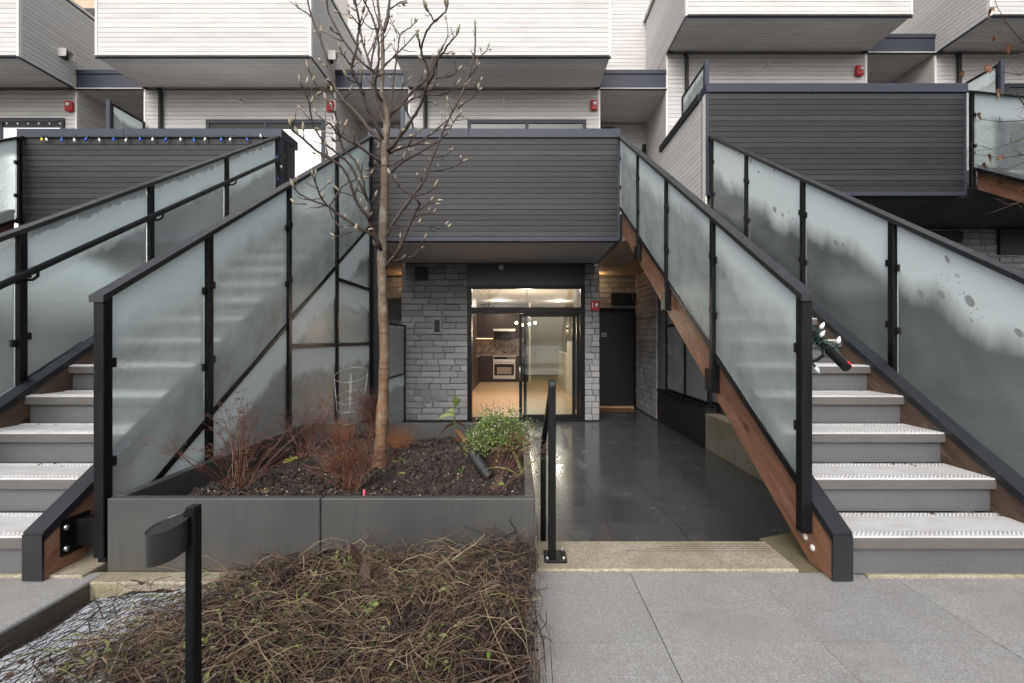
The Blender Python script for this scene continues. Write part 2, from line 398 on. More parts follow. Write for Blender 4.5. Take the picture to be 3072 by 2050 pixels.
class MB:
    def __init__(s): s.v = []; s.f = []; s.uv = None
    def add(s, vs, fs):
        b = len(s.v); s.v += [tuple(p) for p in vs]; s.f += [tuple(i + b for i in f) for f in fs]; return s
    def box(s, x0, x1, y0, y1, z0, z1):
        return s.add([(x0, y0, z0), (x1, y0, z0), (x1, y1, z0), (x0, y1, z0), (x0, y0, z1), (x1, y0, z1), (x1, y1, z1), (x0, y1, z1)],
                     [(0, 3, 2, 1), (4, 5, 6, 7), (0, 1, 5, 4), (1, 2, 6, 5), (2, 3, 7, 6), (3, 0, 4, 7)])
    def prism_x(s, yz, x0, x1):
        n = len(yz)
        return s.add([(x0, y, z) for y, z in yz] + [(x1, y, z) for y, z in yz],
                     [tuple(range(n)), tuple(reversed(range(n, 2 * n)))] + [(i, i + n, (i + 1) % n + n, (i + 1) % n) for i in range(n)])
    def prism_z(s, xy, z0, z1):
        n = len(xy)
        return s.add([(x, y, z0) for x, y in xy] + [(x, y, z1) for x, y in xy],
                     [tuple(reversed(range(n))), tuple(range(n, 2 * n))] + [(i, (i + 1) % n, (i + 1) % n + n, i + n) for i in range(n)])
    def tube(s, pts, rad, n=6, cap=True):
        P = [Vector(p) for p in pts]; m = len(P)
        if isinstance(rad, (int, float)): rad = [rad] * m
        base = len(s.v); up = None
        for i in range(m):
            d = (P[min(i + 1, m - 1)] - P[max(i - 1, 0)])
            if d.length < 1e-9: d = Vector((0, 0, 1))
            d.normalize()
            if up is None: up = d.orthogonal().normalized()
            else:
                up = up - d * up.dot(d)
                up = up.normalized() if up.length > 1e-6 else d.orthogonal().normalized()
            w = d.cross(up)
            for k in range(n):
                a = 2 * math.pi * k / n
                s.v.append(tuple(P[i] + (up * math.cos(a) + w * math.sin(a)) * rad[i]))
        for i in range(m - 1):
            for k in range(n):
                a = base + i * n + k; b = base + i * n + (k + 1) % n
                s.f.append((a, b, b + n, a + n))
        if cap:
            s.f.append(tuple(base + k for k in reversed(range(n)))); s.f.append(tuple(base + (m - 1) * n + k for k in range(n)))
        return s
    def lathe(s, prof, n=16, c=(0, 0, 0), axis=None):
        q = Vector((0, 0, 1)).rotation_difference(Vector(axis).normalized()) if axis else None
        base = len(s.v); c = Vector(c)
        for r, z in prof:
            for k in range(n):
                a = 2 * math.pi * k / n; p = Vector((r * math.cos(a), r * math.sin(a), z))
                s.v.append(tuple(c + (q @ p if q else p)))
        for i in range(len(prof) - 1):
            for k in range(n):
                a = base + i * n + k; b = base + i * n + (k + 1) % n
                s.f.append((a, b, b + n, a + n))
        s.f.append(tuple(base + k for k in reversed(range(n)))); s.f.append(tuple(base + (len(prof) - 1) * n + k for k in range(n)))
        return s
    def mesh(s, name, mat, origin, smooth=False, bevel=0.0, uvf=None):
        me = bpy.data.meshes.new(name)
        o = Vector(origin)
        me.from_pydata([tuple(Vector(p) - o) for p in s.v], [], s.f)
        if bevel:
            bm = bmesh.new(); bm.from_mesh(me)
            bmesh.ops.bevel(bm, geom=list(bm.edges), offset=bevel, segments=1, affect='EDGES', profile=.5)
            bm.to_mesh(me); bm.free()
        if len(s.f) < 4000:
            bm = bmesh.new(); bm.from_mesh(me); bmesh.ops.recalc_face_normals(bm, faces=bm.faces); bm.to_mesh(me); bm.free()
        me.update()
        if uvf:
            ul = me.uv_layers.new(name='UVMap')
            for lp in me.loops: ul.data[lp.index].uv = uvf(me.vertices[lp.vertex_index].co + o)
        if smooth:
            for p in me.polygons: p.use_smooth = True
        if mat: me.materials.append(MATS[mat])
        return me
    def build(s, name, mat, parent=None, smooth=False, bevel=0.0, uvf=None, origin=None):
        if origin is None:
            xs, ys, zs = zip(*s.v)
            origin = ((min(xs) + max(xs)) / 2, (min(ys) + max(ys)) / 2, min(zs))
        return link(name, s.mesh(name, mat, origin, smooth, bevel, uvf), parent, origin)
def box(name, mat, parent, x0, x1, y0, y1, z0, z1, bevel=0.0):
    return MB().box(x0, x1, y0, y1, z0, z1).build(name, mat, parent, bevel=bevel)
def struct(o): o['kind'] = 'structure'; return o

# ---------------------------------------------------------------- cladding boards (shared unit mesh, chamfered long edges)
def unit_board(mat):
    c = .035
    b = MB(); prof = [(0, 0), (-1, c), (-1, 1 - c * .4), (-.6, 1), (0, 1)]      # (depth, height)
    n = len(prof)
    b.add([(0, d, h) for d, h in prof] + [(1, d, h) for d, h in prof],
          [tuple(range(n)), tuple(reversed(range(n, 2 * n)))] + [(i, i + n, (i + 1) % n + n, (i + 1) % n) for i in range(n)])
    me = b.mesh('board', mat, (0, 0, 0)); bm = bmesh.new(); bm.from_mesh(me); bmesh.ops.recalc_face_normals(bm, faces=bm.faces); bm.to_mesh(me); bm.free()
    return me
BOARD = {m: unit_board(m) for m in ('white_board_x', 'white_board_y', 'cream_board_x', 'dark_board_x', 'dark_board_y')}
PITCH = 0.0765
def boards_front(parent, mat, x0, x1, y, z0, z1, pitch=PITCH, gap=.0032, t=.016):
    """boards running along X, facing -Y, bottom at z0"""
    z = z0
    while z < z1 - .01:
        h = min(pitch, z1 - z) - gap
        if h > .012: link('board', BOARD[mat + '_x'], parent, (x0, y, z), None, (x1 - x0, t + random.uniform(-.001, .001), h))
        z += pitch
def boards_side(parent, mat, x, y0, y1, z0, z1, face, pitch=PITCH, gap=.0034, t=.016):
    """boards running along Y; face=+1 looks to +X, -1 to -X"""
    z = z0
    while z < z1 - .01:
        h = min(pitch, z1 - z) - gap
        if h > .012:
            if face > 0: link('board', BOARD[mat + '_y'], parent, (x, y0, z), (0, 0, R(90)), (y1 - y0, t, h))
            else: link('board', BOARD[mat + '_y'], parent, (x, y1, z), (0, 0, R(-90)), (y1 - y0, t, h))
        z += pitch
def boards_soffit(parent, mat, x0, x1, y0, y1, z, pitch=PITCH, gap=.0034, t=.014):
    """boards running along X on an underside, facing down"""
    y = y0
    while y < y1 - .01:
        h = min(pitch, y1 - y) - gap
        if h > .012: link('board', BOARD[mat + '_x'], parent, (x0, y, z), (R(90), 0, 0), (x1 - x0, t, h))
        y += pitch

# ---------------------------------------------------------------- stones in courses
def stone_mesh(quad, depth, to3, rng):
    """quad: four (u, z) corners; to3(u, z, out) -> world"""
    j = lambda a: a + rng.uniform(-.003, .003)
    c = [(j(u), j(z)) for u, z in quad]
    cu = sum(u for u, z in c) / 4; cz = sum(z for u, z in c) / 4
    ins = .007
    f = []
    for u, z in c:
        f.append((u + (ins if u < cu else -ins), z + (ins if z < cz else -ins), depth + rng.uniform(-.005, .004)))
    m = ((cu + rng.uniform(-.02, .02)), cz, depth + rng.uniform(0, .006))
    vs = [to3(u, z, 0) for u, z in c] + [to3(u, z, depth * .72) for u, z in c] + [to3(*p) for p in f] + [to3(*m)]
    fs = []
    for i in range(4):
        k = (i + 1) % 4
        fs += [(i, k, k + 4, i + 4), (i + 4, k + 4, k + 8, i + 8), (i + 8, k + 8, 12)]
    return vs, fs
def stone_wall(parent, to3, u0, u1, z0, z1, seed, course=.1085, wmin=.12, wmax=.33, slant=.25, skip=None):
    rng = random.Random(seed); z = z0; g = .0065
    while z < z1 - .02:
        h = min(course, z1 - z)
        u = u0; s0 = 0.0
        while u < u1 - .001:
            w = rng.uniform(wmin, wmax)
            if u + w > u1 - wmin * .6: w = u1 - u
            e = u + w; s1 = 0.0
            if e < u1 - .01 and rng.random() < slant: s1 = rng.uniform(-.035, .035)
            q = [(u + g / 2 - s0, z + g / 2), (e - g / 2 - s1, z + g / 2), (e - g / 2 + s1, z + h - g / 2), (u + g / 2 + s0, z + h - g / 2)]
            if not (skip and skip(u, e, z, z + h)):
                b = MB(); vs, fs = stone_mesh(q, rng.uniform(.022, .034), to3, rng); b.add(vs, fs)
                b.build('stone', 'slate_stone', parent)
            u = e; s0 = s1
        z += course

# ================================================================ the setting
PZ = -0.37                                   # sunken patio level
ground = struct(box('ground', 'soil', None, -300, 300, -300, 300, -1.2, -.60))
terr = MB().box(-60, 60, -60, -4.5, -.6, -.012).build('road', 'aggregate_paving'); struct(terr)
# front pavement of exposed-aggregate slabs
bed = struct(MB().box(.03, 9.5, -4.4, 2.135, -.14, -.022).build('pavement', 'grout'))
slabs_x = [.03, .523, 1.09, 1.72, 2.33, 2.94, 3.55, 4.16, 4.77, 5.4, 6.0]
slabs_y = [2.13, 1.637, 1.03, .42, -.19, -.8]
for i in range(len(slabs_x) - 1):
    for j in range(len(slabs_y) - 1):
        box('paving_slab', 'aggregate_paving', bed, slabs_x[i] + (.002 if i == 1 else .001), slabs_x[i + 1] - (.002 if i == 0 else .001), slabs_y[j + 1] + .0012, slabs_y[j] - .0012, -.022, random.uniform(-.0015, .0015))
# path to the neighbouring stair, at the picture's lower left
path = struct(MB().box(-6.5, -1.93, -4.4, 2.135, -.14, -.022).build('footpath', 'slab_edge'))
for x0, x1 in ((-3.13, -1.93), (-4.33, -3.13), (-5.5, -4.33)):
    for y0, y1 in ((1.2, 2.13), (.2, 1.2), (-.8, .2)):
        box('paving_slab', 'aggregate_paving', path, x0 + .002, x1 - .002, y0 + .002, y1 - .002, -.022, 0, bevel=.006)
# low bed in front of the planter
bedsoil = MB(); nx, ny = 60, 44; rr = random.Random(3)
def bed_h(x, y):
    m = math.sin((x + 1.85) / 1.88 * math.pi) ** .6 if -1.85 < x < .03 else 0
    return -.085 + .045 * m + .012 * math.sin(x * 9 + y * 5) + .01 * math.sin(y * 13 - x * 4)
for j in range(ny + 1):
    for i in range(nx + 1):
        x = -1.93 + 1.95 * i / nx; y = -.4 + 2.55 * j / ny
        bedsoil.v.append((x, y, bed_h(x, y) + rr.uniform(-.008, .008)))
for j in range(ny):
    for i in range(nx):
        a = j * (nx + 1) + i; bedsoil.f.append((a, a + 1, a + nx + 2, a + nx + 1))
struct(bedsoil.build('garden_bed', 'soil', smooth=True))
struct(MB().box(-6.5, .03, -4.4, -.4, -.14, -.02).build('verge', 'soil'))
struct(MB().box(-2.6, -.0, 2.055, 2.15, -.5, -.006).build('planter_footing', 'mossy_concrete', bevel=.006))
# steps down to the patio
st = thing('entry_steps', 'beige mossy concrete steps with grooved nosing at the patio entrance', 'steps', (.7, 2.3, 0))
box('landing', 'mossy_concrete', st, .085, 1.322, 2.138, 2.44, -.5, .010, bevel=.006)
for k in range(4): box('nosing_groove', 'slab_edge', st, .55 + .1 * k, 1.30, 2.32 + .026 * k, 2.324 + .026 * k, .0102, .0112)
box('tread', 'mossy_concrete', st, .085, 2.5, 2.442, 2.75, -.6, -.18, bevel=.006)
struct(MB().prism_z([(1.325, 2.10), (1.425, 2.02), (1.60, 2.02), (1.60, 2.6), (1.325, 2.5)], -.5, -.004).build('moss_patch', 'moss_ground'))
struct(box('stair_footing', 'mossy_concrete', None, 1.60, 2.6, 2.08, 2.6, -.5, .012, bevel=.004))
struct(box('stair_footing', 'mossy_concrete', None, -3.3, -1.99, 2.08, 2.6, -.5, .012, bevel=.004))
# patio of wet slate tiles
patio = struct(MB().box(-2.2, 2.6, 2.75, 9.9, -.6, PZ - .012).build('patio', 'tile_grout'))
tx = [-2.06, -1.52, -.96, -.40, .145, .70, 1.245, 1.74, 2.28, 2.515]
ty = [2.75 + .02, 3.00, 3.63, 4.26, 4.89, 5.52, 6.15, 6.78, 7.41, 8.04, 8.67, 9.30, 9.85]
for i in range(len(tx) - 1):
    for j in range(len(ty) - 1):
        if ty[j + 1] < 4.2 and tx[i + 1] < 0.1: continue
        box('tile', 'wet_slate_tile', patio, tx[i] + .003, tx[i + 1] - .003, ty[j] + .002, ty[j + 1] - .002, PZ - .012, PZ + random.uniform(-.0007, .0007))

# ================================================================ the row of townhouses
DF, DB, DW, DR = 6.20, 7.25, 8.20, 9.50          # parapet, upper balcony front, wall, recess back wall (y)
def townhouse(label, bx, zu, fx, zl, recess_to, side, loc, group='townhouses of the row'):
    t = thing('townhouse', label, 'townhouse', loc, group)
    xl, xr = bx; zb = 5.577 + zu; zt = 7.06 + zu
    # upper balcony box
    o = MB(); o.box(xl, xr, DB + .018, DW + .02, zb + .016, zb + .05); o.box(xl, xr, DB + .018, DB + .12, zb + .016, zt)
    o.box(xl, xl + .1, DB + .018, DR, zb + .33, zt); o.box(xr - .1, xr, DB + .018, DR, zb + .33, zt)
    o.box(xl, xl + .1, DB + .018, DW, zb + .016, zb + .33); o.box(xr - .1, xr, DB + .018, DW, zb + .016, zb + .33)
    o.box(xl, xr, DW, 11.2, zb + .05, zb + .30)
    bal = o.build('upper_balcony', 'gap_pale', t)
    boards_front(bal, 'white_board', xl + .022, xr - .022, DB + .018, zb + .012, zt)
    boards_soffit(bal, 'white_board', xl + .01, xr - .01, DB + .02, DW, zb + .016)
    for cx in (xl - .012, xr - .022): box('corner_trim', 'white_trim', bal, cx, cx + .034, DB - .008, DB + .03, zb + .012, zt)
    box('drip_flashing', 'cap_metal', bal, xl - .014, xr + .014, DB - .006, DB + .012, zb - .022, zb + .004)
    if side:
        x = xr if side > 0 else xl
        boards_side(bal, 'white_board', x, DB + .03, DR, zb + .012, zt, side)
        box('drip_flashing', 'cap_metal', bal, x + (.002 if side > 0 else -.017), x + (.017 if side > 0 else -.002), DB + .014, DW, zb - .022, zb + .006)
        box('coping', 'white_trim', bal, x - .07, x + .04, DB, DR, zt, zt + .05)
        box('coping_shadow_gap', 'black_matte', bal, x - .05 if side > 0 else x - .03, x + .03 if side > 0 else x + .05, DB, DR, zt - .018, zt)
    # wall of the deck level
    zd = 2.864 + zl
    w = MB().box(xl, xr, DW + .018, DW + .2, zd - .3, zb).build('wall', 'gap_pale', t)
    boards_front(w, 'white_board', xl + .02, xr - .02, DW + .018, zb - 22 * PITCH, zb)
    for cx in (xl - .016, xr - .018): box('corner_trim', 'white_trim', w, cx, cx + .034, DW - .006, DW + .03, zd, zb + .014)
    if side:
        x = xr if side > 0 else xl
        rz = 5.577 + zu if side > 0 else 5.577 + zu
        sw = MB().box(x - .15 if side > 0 else x, x if side > 0 else x + .15, DW + .2, DR, zd - .3, rz).build('side_wall', 'gap_pale', t)
        boards_side(sw, 'white_board', x, DW + .03, DR, rz - 26 * PITCH, rz, side)
    # recess towards the next house
    if recess_to is not None:
        r0, r1 = xr, recess_to
        rs = MB().box(r0 - .02, r1, DW + .02, DR + .1, zb + .014, zb + .20).build('recess_soffit', 'gap_pale', t)
        boards_soffit(rs, 'white_board', r0 + .002, r1 - .002, DW + .03, DR - .002, zb + .014)
        box('fascia', 'cap_metal', t, r0 + .002, r1 - .018, DW - .012, DW + .02, zb + .004, zb + .275)
        box('fascia_cap', 'cap_metal', t, r0 + .002, r1 - .018, DW - .03, DW + .08, zb + .276, zb + .345)
        box('fascia_lip', 'black_matte', t, r0 + .002, r1 - .018, DW - .026, DW + .0, zb - .012, zb + .003)
        rw = MB().box(r0 - .55, r1 + .5, DR + .018, DR + .2, zd - .4, zb + 3.1).build('recess_wall', 'gap_pale', t)
        boards_front(rw, 'white_board', r0 - .25, r1 + .5, DR + .018, zb + .75, zb + 2.95)
        boards_front(rw, 'white_board', r0, r1, DR + .018, zb - 20 * PITCH, zb)
    # deck with its parapet
    if fx:
        fl, fr = fx; pb, pt = 2.437 + zl, 3.825 + zl
        p = MB(); p.box(fl, fr, DF + .018, DF + .16, pb, pt)
        par = p.build('deck_parapet', 'gap_dark', t)
        boards_front(par, 'dark_board', fl + .03, fr - .03, DF + .018, pb + .05, pt, pitch=.0735, gap=.0028, t=.02)
        box('coping', 'cap_metal', par, fl - .012, (fl + fr) / 2 - .35, DF - .022, DF + .20, pt + .001, pt + .122, bevel=.004)
        box('coping', 'cap_metal', par, (fl + fr) / 2 - .348, fr + .012, DF - .022, DF + .20, pt + .001, pt + .122, bevel=.004)
        box('corner_trim', 'cap_metal', par, fl - .004, fl + .03, DF - .004, DF + .04, pb, pt)
        box('corner_trim', 'cap_metal', par, fr - .03, fr + .004, DF - .004, DF + .04, pb, pt)
        box('base_trim', 'cap_metal', par, fl + .03, fr - .03, DF - .010, DF + .03, pb - .012, pb + .045)
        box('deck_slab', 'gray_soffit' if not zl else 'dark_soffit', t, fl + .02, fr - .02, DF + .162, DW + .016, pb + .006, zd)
    return t

HL = townhouse('white board townhouse end with red alarm at the far left edge', (-11.4, -7.95), 0, None, 0, -6.715, 1, (-9.7, 8.2, 0))
HC_L = townhouse('white board townhouse left of the tree, with string lights along its dark parapet', (-6.715, -3.299), 0, (-6.79, -3.215), 0, -1.957, 1, (-5, 8.2, 0))
HC = townhouse('middle townhouse with dark balcony above the lit sliding kitchen door', (-1.957, 1.464), 0, (-2.027, 1.383), 0, 2.678, 0, (-.25, 8.2, PZ))
HR = townhouse('raised townhouse with tall dark parapet right of the middle house', (2.678, 6.264), .647, (2.563, 6.096), .617, 7.51, -1, (4.4, 8.2, 0))
HRR = townhouse('white board townhouse cut off by the right edge behind the dry leaves', (7.51, 11.0), .647, None, .617, None, -1, (9.2, 8.2, 0))

# upper storey walls set back above the recesses
def setback(t, x0, x1, z0, z1, wx0, wx1, wz0, wz1):
    w = MB().box(x0, x1, 11.02, 11.2, z0, z1).build('upper_wall', 'gap_pale', t)
    boards_front(w, 'cream_board', x0, x1, 11.02, z0 + 1.2, z1)
    f = box('window', 'black_matte', t, wx0, wx1, 10.97, 11.0, wz0, wz1)
    box('pane', 'oven_glass', f, wx0 + .05, wx1 - .05, 10.955, 10.968, wz0 + .35, wz1 - .05)
    box('blind', 'lit_blind', f, wx0 + .05, wx1 - .05, 10.955, 10.968, wz0 + .05, wz0 + .33)
setback(HC_L, -6.2, -3.2, 6.0, 9.7, -5.3, -4.06, 8.0, 9.06)
setback(HL, -11.4, -7.9, 6.0, 9.7, -11.2, -10.15, 8.0, 9.06)

# deck-level sliding doors
def deck_door(t, x0, x1, z1, lit):
    f = MB().box(x0, x1, DW - .03, DW + .0, z1 - .05, z1 + .02); f.box(x0, x0 + .06, DW - .03, DW, z1 - 2.15, z1 - .05); f.box(x1 - .06, x1, DW - .03, DW, z1 - 2.15, z1 - .05)
    f.box((x0 + x1) / 2 - .03, (x0 + x1) / 2 + .03, DW - .03, DW, z1 - 2.15, z1 - .05)
    d = f.build('sliding_door', 'cap_metal', t)
    if not lit:
        box('pane', 'oven_glass', d, x0 + .06, x1 - .06, DW - .012, DW - .002, z1 - 2.15, z1 - .052)
        box('sash', 'cap_metal', d, x0 + .08, (x0 + x1) / 2, DW - .022, DW - .013, z1 - .20, z1 - .16)
    else:
        box('header', 'black_matte', d, x0 + .06, x1 - .06, DW - .014, DW - .002, z1 - .15, z1 - .052)
        box('sash', 'white_trim', d, x0 + .1, (x0 + x1) / 2 + .05, DW - .02, DW - .014, z1 - .2, z1 - .151)
        box('blind', 'lit_blind', d, x0 + .06, x1 - .06, DW - .010, DW - .002, z1 - 2.15, z1 - .152)
deck_door(HC, -.906, 1.224, 5.013, False)
deck_door(HC_L, -5.60, -3.47, 5.013, True)
deck_door(HL, -10.4, -8.15, 5.04, True)
deck_door(HRR, 8.75, 10.6, 5.66, False)

# downpipes
def downpipe(t, x, y, z0, z1, r=.034, elbow=True):
    pts = [(x, y, z0), (x, y, z1 - .10)]
    if elbow: pts += [(x, y - .002, z1 - .05), (x - .03, y, z1)]
    MB().tube(pts, r, 12).build('downpipe', 'black_matte', t, smooth=True)
downpipe(HC, -1.66, DW - .045, 2.9, 5.56); downpipe(HC_L, -6.40, DW - .045, 2.9, 5.56)
downpipe(HR, 3.02, DW - .045, 3.5, 6.20); downpipe(HRR, 7.90, DW - .045, 3.5, 6.20)
downpipe(HC, 2.60, DR - .10, 2.9, 5.2, .04, False); downpipe(HR, 7.35, DR - .10, 3.5, 6.1, .04, False)
# side wall of the right house's deck, white boards and sloping-away coping
rw = MB().box(2.581, 2.70, DF + .162, DW, 2.6, 4.44).build('deck_side_wall', 'gap_pale', HR)
boards_side(rw, 'white_board', 2.581, DF + .10, DW - .01, 4.44 - 24 * PITCH, 4.44, -1)
box('corner_trim', 'white_trim', rw, 2.556, 2.58, DF + .02, DF + .12, 2.62, 4.44)
box('coping', 'black_matte', rw, 2.53, 2.72, DF + .205, DW - .02, 4.441, 4.545)
# left house's parapet return
box('parapet_return', 'dark_board_y', HC_L, -3.36, -3.21, DF + .162, DF + .36, 2.44, 3.82)
box('return_coping', 'cap_metal', HC_L, -3.38, -3.196, DF + .202, DF + .42, 3.826, 3.947, bevel=.004)
# landings behind the stair heads (their underside is the lit porch soffit)
for t, x0, x1 in ((HC, 1.45, 2.56), (HC_L, -3.19, -2.08)):
    l = MB().box(x0, x1, 6.32, 9.68, 2.452, 2.85).build('landing_slab', 'gap_pale', t)
    boards_soffit(l, 'cream_board', x0, x1, 6.33, 9.66, 2.45, pitch=.11)
# privacy screens of glass on the decks
def screen(t, x, y0, y1, z0, z1, endpost):
    f = MB().box(x - .018, x + .018, y0, y1, z1 - .03, z1)
    f.box(x - .02, x + .02, y0, y0 + .04, z0, z1 - .03); f.box(x - .02, x + .02, y1 - .04, y1, z0, z1 - .03)
    s = f.build('privacy_screen', 'black_metal', t)
    MB().box(x - .006, x + .006, y0 + .042, y1 - .042, z0, z1 - .032).build('glass_panel', 'frosted_glass_low', s, uvf=lambda p: (p.y, z1 - p.z))
    if endpost: box('end_post', 'cap_metal', s, x - .03, x + .03, y0 - .045, y0 - .002, z0, z1 + .02)
screen(HC_L, -6.685, 7.47, 8.15, 2.9, 4.97, True)
screen(HC, -1.885, 7.47, 8.15, 2.9, 4.95, True)
screen(HR, 2.66, 6.46, 7.36, 3.6, 5.0, True)
screen(HRR, 7.25, 6.86, 7.5, 3.6, 5.24, True)

# ---------------------------------------------------------------- ground floor of the middle house
YW = 8.11
def face_front(y): return lambda u, z, d: (u, y - d, z)
def face_left(x): return lambda u, z, d: (x - d, u, z)       # faces -X, u = y
wl = MB().box(-2.07, -.896, YW, YW + .3, PZ, 2.445).build('stone_pier', 'mortar', HC)
stone_wall(wl, face_front(YW), -2.07, -.896, PZ + .02, 2.43, 11, wmin=.15, wmax=.42, slant=.3)
wr = MB().box(1.187, 1.448, YW, YW + 1.6, PZ, 2.445).build('stone_pier', 'mortar', HC)
stone_wall(wr, face_front(YW), 1.187, 1.448, PZ + .02, 2.43, 12, wmin=.09, wmax=.19, slant=.05)
ew = MB().box(1.44, 2.60, 9.70, 9.9, PZ, 2.46).build('entry_wall', 'mortar', HC)
stone_wall(ew, face_front(9.70), 1.44, 2.52, 1.74, 2.43, 13, slant=.02, wmin=.16, wmax=.34)
sw = MB().box(2.517, 2.70, 8.21, 9.75, PZ, 2.46).build('side_wall', 'mortar', HR)
stone_wall(sw, face_left(2.517), 8.21, 9.70, PZ + .02, 2.43, 14, slant=.02, wmin=.16, wmax=.34)
le = MB().box(-3.25, -2.07, 9.70, 9.9, PZ, 2.46).build('entry_wall', 'mortar', HC_L)
stone_wall(le, face_front(9.70), -3.0, -2.07, 1.0, 2.43, 15, slant=.02)
box('entry_vent', 'vent_black', HC_L, -2.95, -2.30, 9.60, 9.66, 1.50, 1.95)
box('entry_door', 'black_panel', HC_L, -3.0, -2.25, 9.62, 9.665, PZ, 1.10)
box('plinth', 'vent_black', HC, -2.09, -.90, YW - .05, YW - .001, PZ, PZ + .022)
box('plinth', 'vent_black', HC, 1.18, 1.46, YW - .05, YW - .001, PZ, PZ + .022)
# header and door frame
box('header_panel', 'black_panel', HC, -.894, 1.185, YW - .02, YW + .2, 2.045, 2.44)
fr = MB()
X0, X1 = -.894, 1.185; Z0 = PZ
px = lambda p: (p - 1554) * YW / 1367
zz = lambda p: 1.09 + (1018 - p) * YW / 1367
fr.box(X0, X0 + .075, YW - .03, YW + .08, Z0 + .06, 2.044); fr.box(X1 - .075, X1, YW - .03, YW + .08, Z0 + .06, 2.044)
fr.box(X0 + .075, X1 - .075, YW - .03, YW + .08, 1.985, 2.044); fr.box(X0 + .075, X1 - .075, YW - .03, YW + .08, 1.545, 1.655)
fr.box(X0, X1, YW - .04, YW + .10, Z0 + .003, Z0 + .06)
door = fr.build('sliding_door_frame', 'black_metal', HC)
box('transom_pane', 'clear_glass', door, X0 + .075, X1 - .075, YW + .02, YW + .028, 1.657, 1.983)
def sash(x0, x1, y, z0, z1, w=.055):
    m = MB(); m.box(x0, x0 + w, y, y + .035, z0, z1); m.box(x1 - w, x1, y, y + .035, z0, z1)
    m.box(x0 + w, x1 - w, y, y + .035, z0, z0 + w); m.box(x0 + w, x1 - w, y, y + .035, z1 - w, z1)
    s = m.build('sash', 'black_metal', door)
    box('pane', 'clear_glass', door, x0 + w, x1 - w, y + .012, y + .02, z0 + w, z1 - w)
    return s
sash(.10, X1 - .08, YW + .035, Z0 + .062, 1.543)
sash(.02, 1.02, YW - .012, Z0 + .062, 1.543)
MB().tube([(.035, YW - .02, .36), (.035, YW - .06, .40), (.035, YW - .06, .58), (.035, YW - .02, .62)], .009, 8).build('pull_handle', 'steel', door, smooth=True)
# entrance door
dr = box('entrance_door', 'black_panel', HC, 1.50, 2.44, 9.655, 9.695, PZ + .05, 1.66)
fd = MB(); fd.box(1.45, 1.50, 9.63, 9.698, PZ, 1.71); fd.box(2.44, 2.50, 9.63, 9.698, PZ, 1.71); fd.box(1.50, 2.44, 9.63, 9.698, 1.662, 1.71); fd.build('door_frame', 'black_metal', HC)
box('threshold', 'oak_floor', HC, 1.50, 2.44, 9.58, 9.66, PZ, PZ + .048)
cu = bpy.data.curves.new('house_number', 'FONT'); cu.body = '22'; cu.size = .115; cu.extrude = .004; cu.materials.append(MATS['steel'])
_tmp = bpy.data.objects.new('number_curve', cu); COL.objects.link(_tmp); bpy.context.view_layer.update()
hn_me = bpy.data.meshes.new_from_object(_tmp.evaluated_get(bpy.context.evaluated_depsgraph_get())); bpy.data.objects.remove(_tmp)
link('house_number', hn_me, dr, (1.765, 9.647, 1.145), (R(90), 0, 0))
box('entry_vent', 'vent_black', HC, 1.98, 2.50, 9.63, 9.668, 1.80, 2.06)
# porch lamps (recessed in the porch soffit; their warm light is on the boards)
def downlight(t, x, y, z, energy, col, up=False, r=.05):
    o = MB().lathe([(r + .015, 0), (r + .015, .012)], 16, (x, y, z - .012)).build('downlight_ring', 'white_trim', t)
    MB().lathe([(r, 0), (r, .004)], 16, (x, y, z - .016)).build('lens', 'downlight', o)
    l = bpy.data.lights.new('porch_light', 'POINT'); l.energy = energy; l.color = col; l.shadow_soft_size = .05
    lo = bpy.data.objects.new('porch_light', l); COL.objects.link(lo); lo.parent = t; lo.location = Vector((x, y, z - .09)) - wloc(t)
downlight(HC, 1.58, 9.32, 2.435, 3.0, (1, .66, .36)); downlight(HC_L, -2.2, 9.32, 2.435, 2.6, (1, .60, .32))
# low black wall and glass at the neighbour's patio
lw = MB().box(2.517, 2.68, 6.13, 8.205, PZ, .16).build('low_wall', 'black_panel', HR)
for y0, y1 in ((6.13, 6.8), (6.805, 7.5), (7.505, 8.2)): box('wall_panel', 'black_panel', lw, 2.503, 2.516, y0 + .003, y1 - .003, PZ + .01, .10)
box('sill', 'black_metal', lw, 2.495, 2.69, 6.12, 8.205, .161, .20)
sc = MB(); ys = [6.14, 7.02, 7.9]
for y in ys: sc.box(2.57, 2.62, y, y + .05, .20, 2.4)
sc.box(2.575, 2.615, 6.19, 7.9, .201, .235); sc.box(2.575, 2.615, 6.19, 7.9, 1.30, 1.34)
scr = sc.build('patio_screen', 'black_metal', HR)
for a, b in ((6.195, 7.015), (7.075, 7.895)):
    for z0, z1 in ((.237, 1.298), (1.342, 2.39)):
        MB().box(2.589, 2.601, a, b, z0, z1).build('glass_panel', 'frosted_glass_low', scr, uvf=lambda p, z1=z1: (p.y, z1 - p.z + .3))
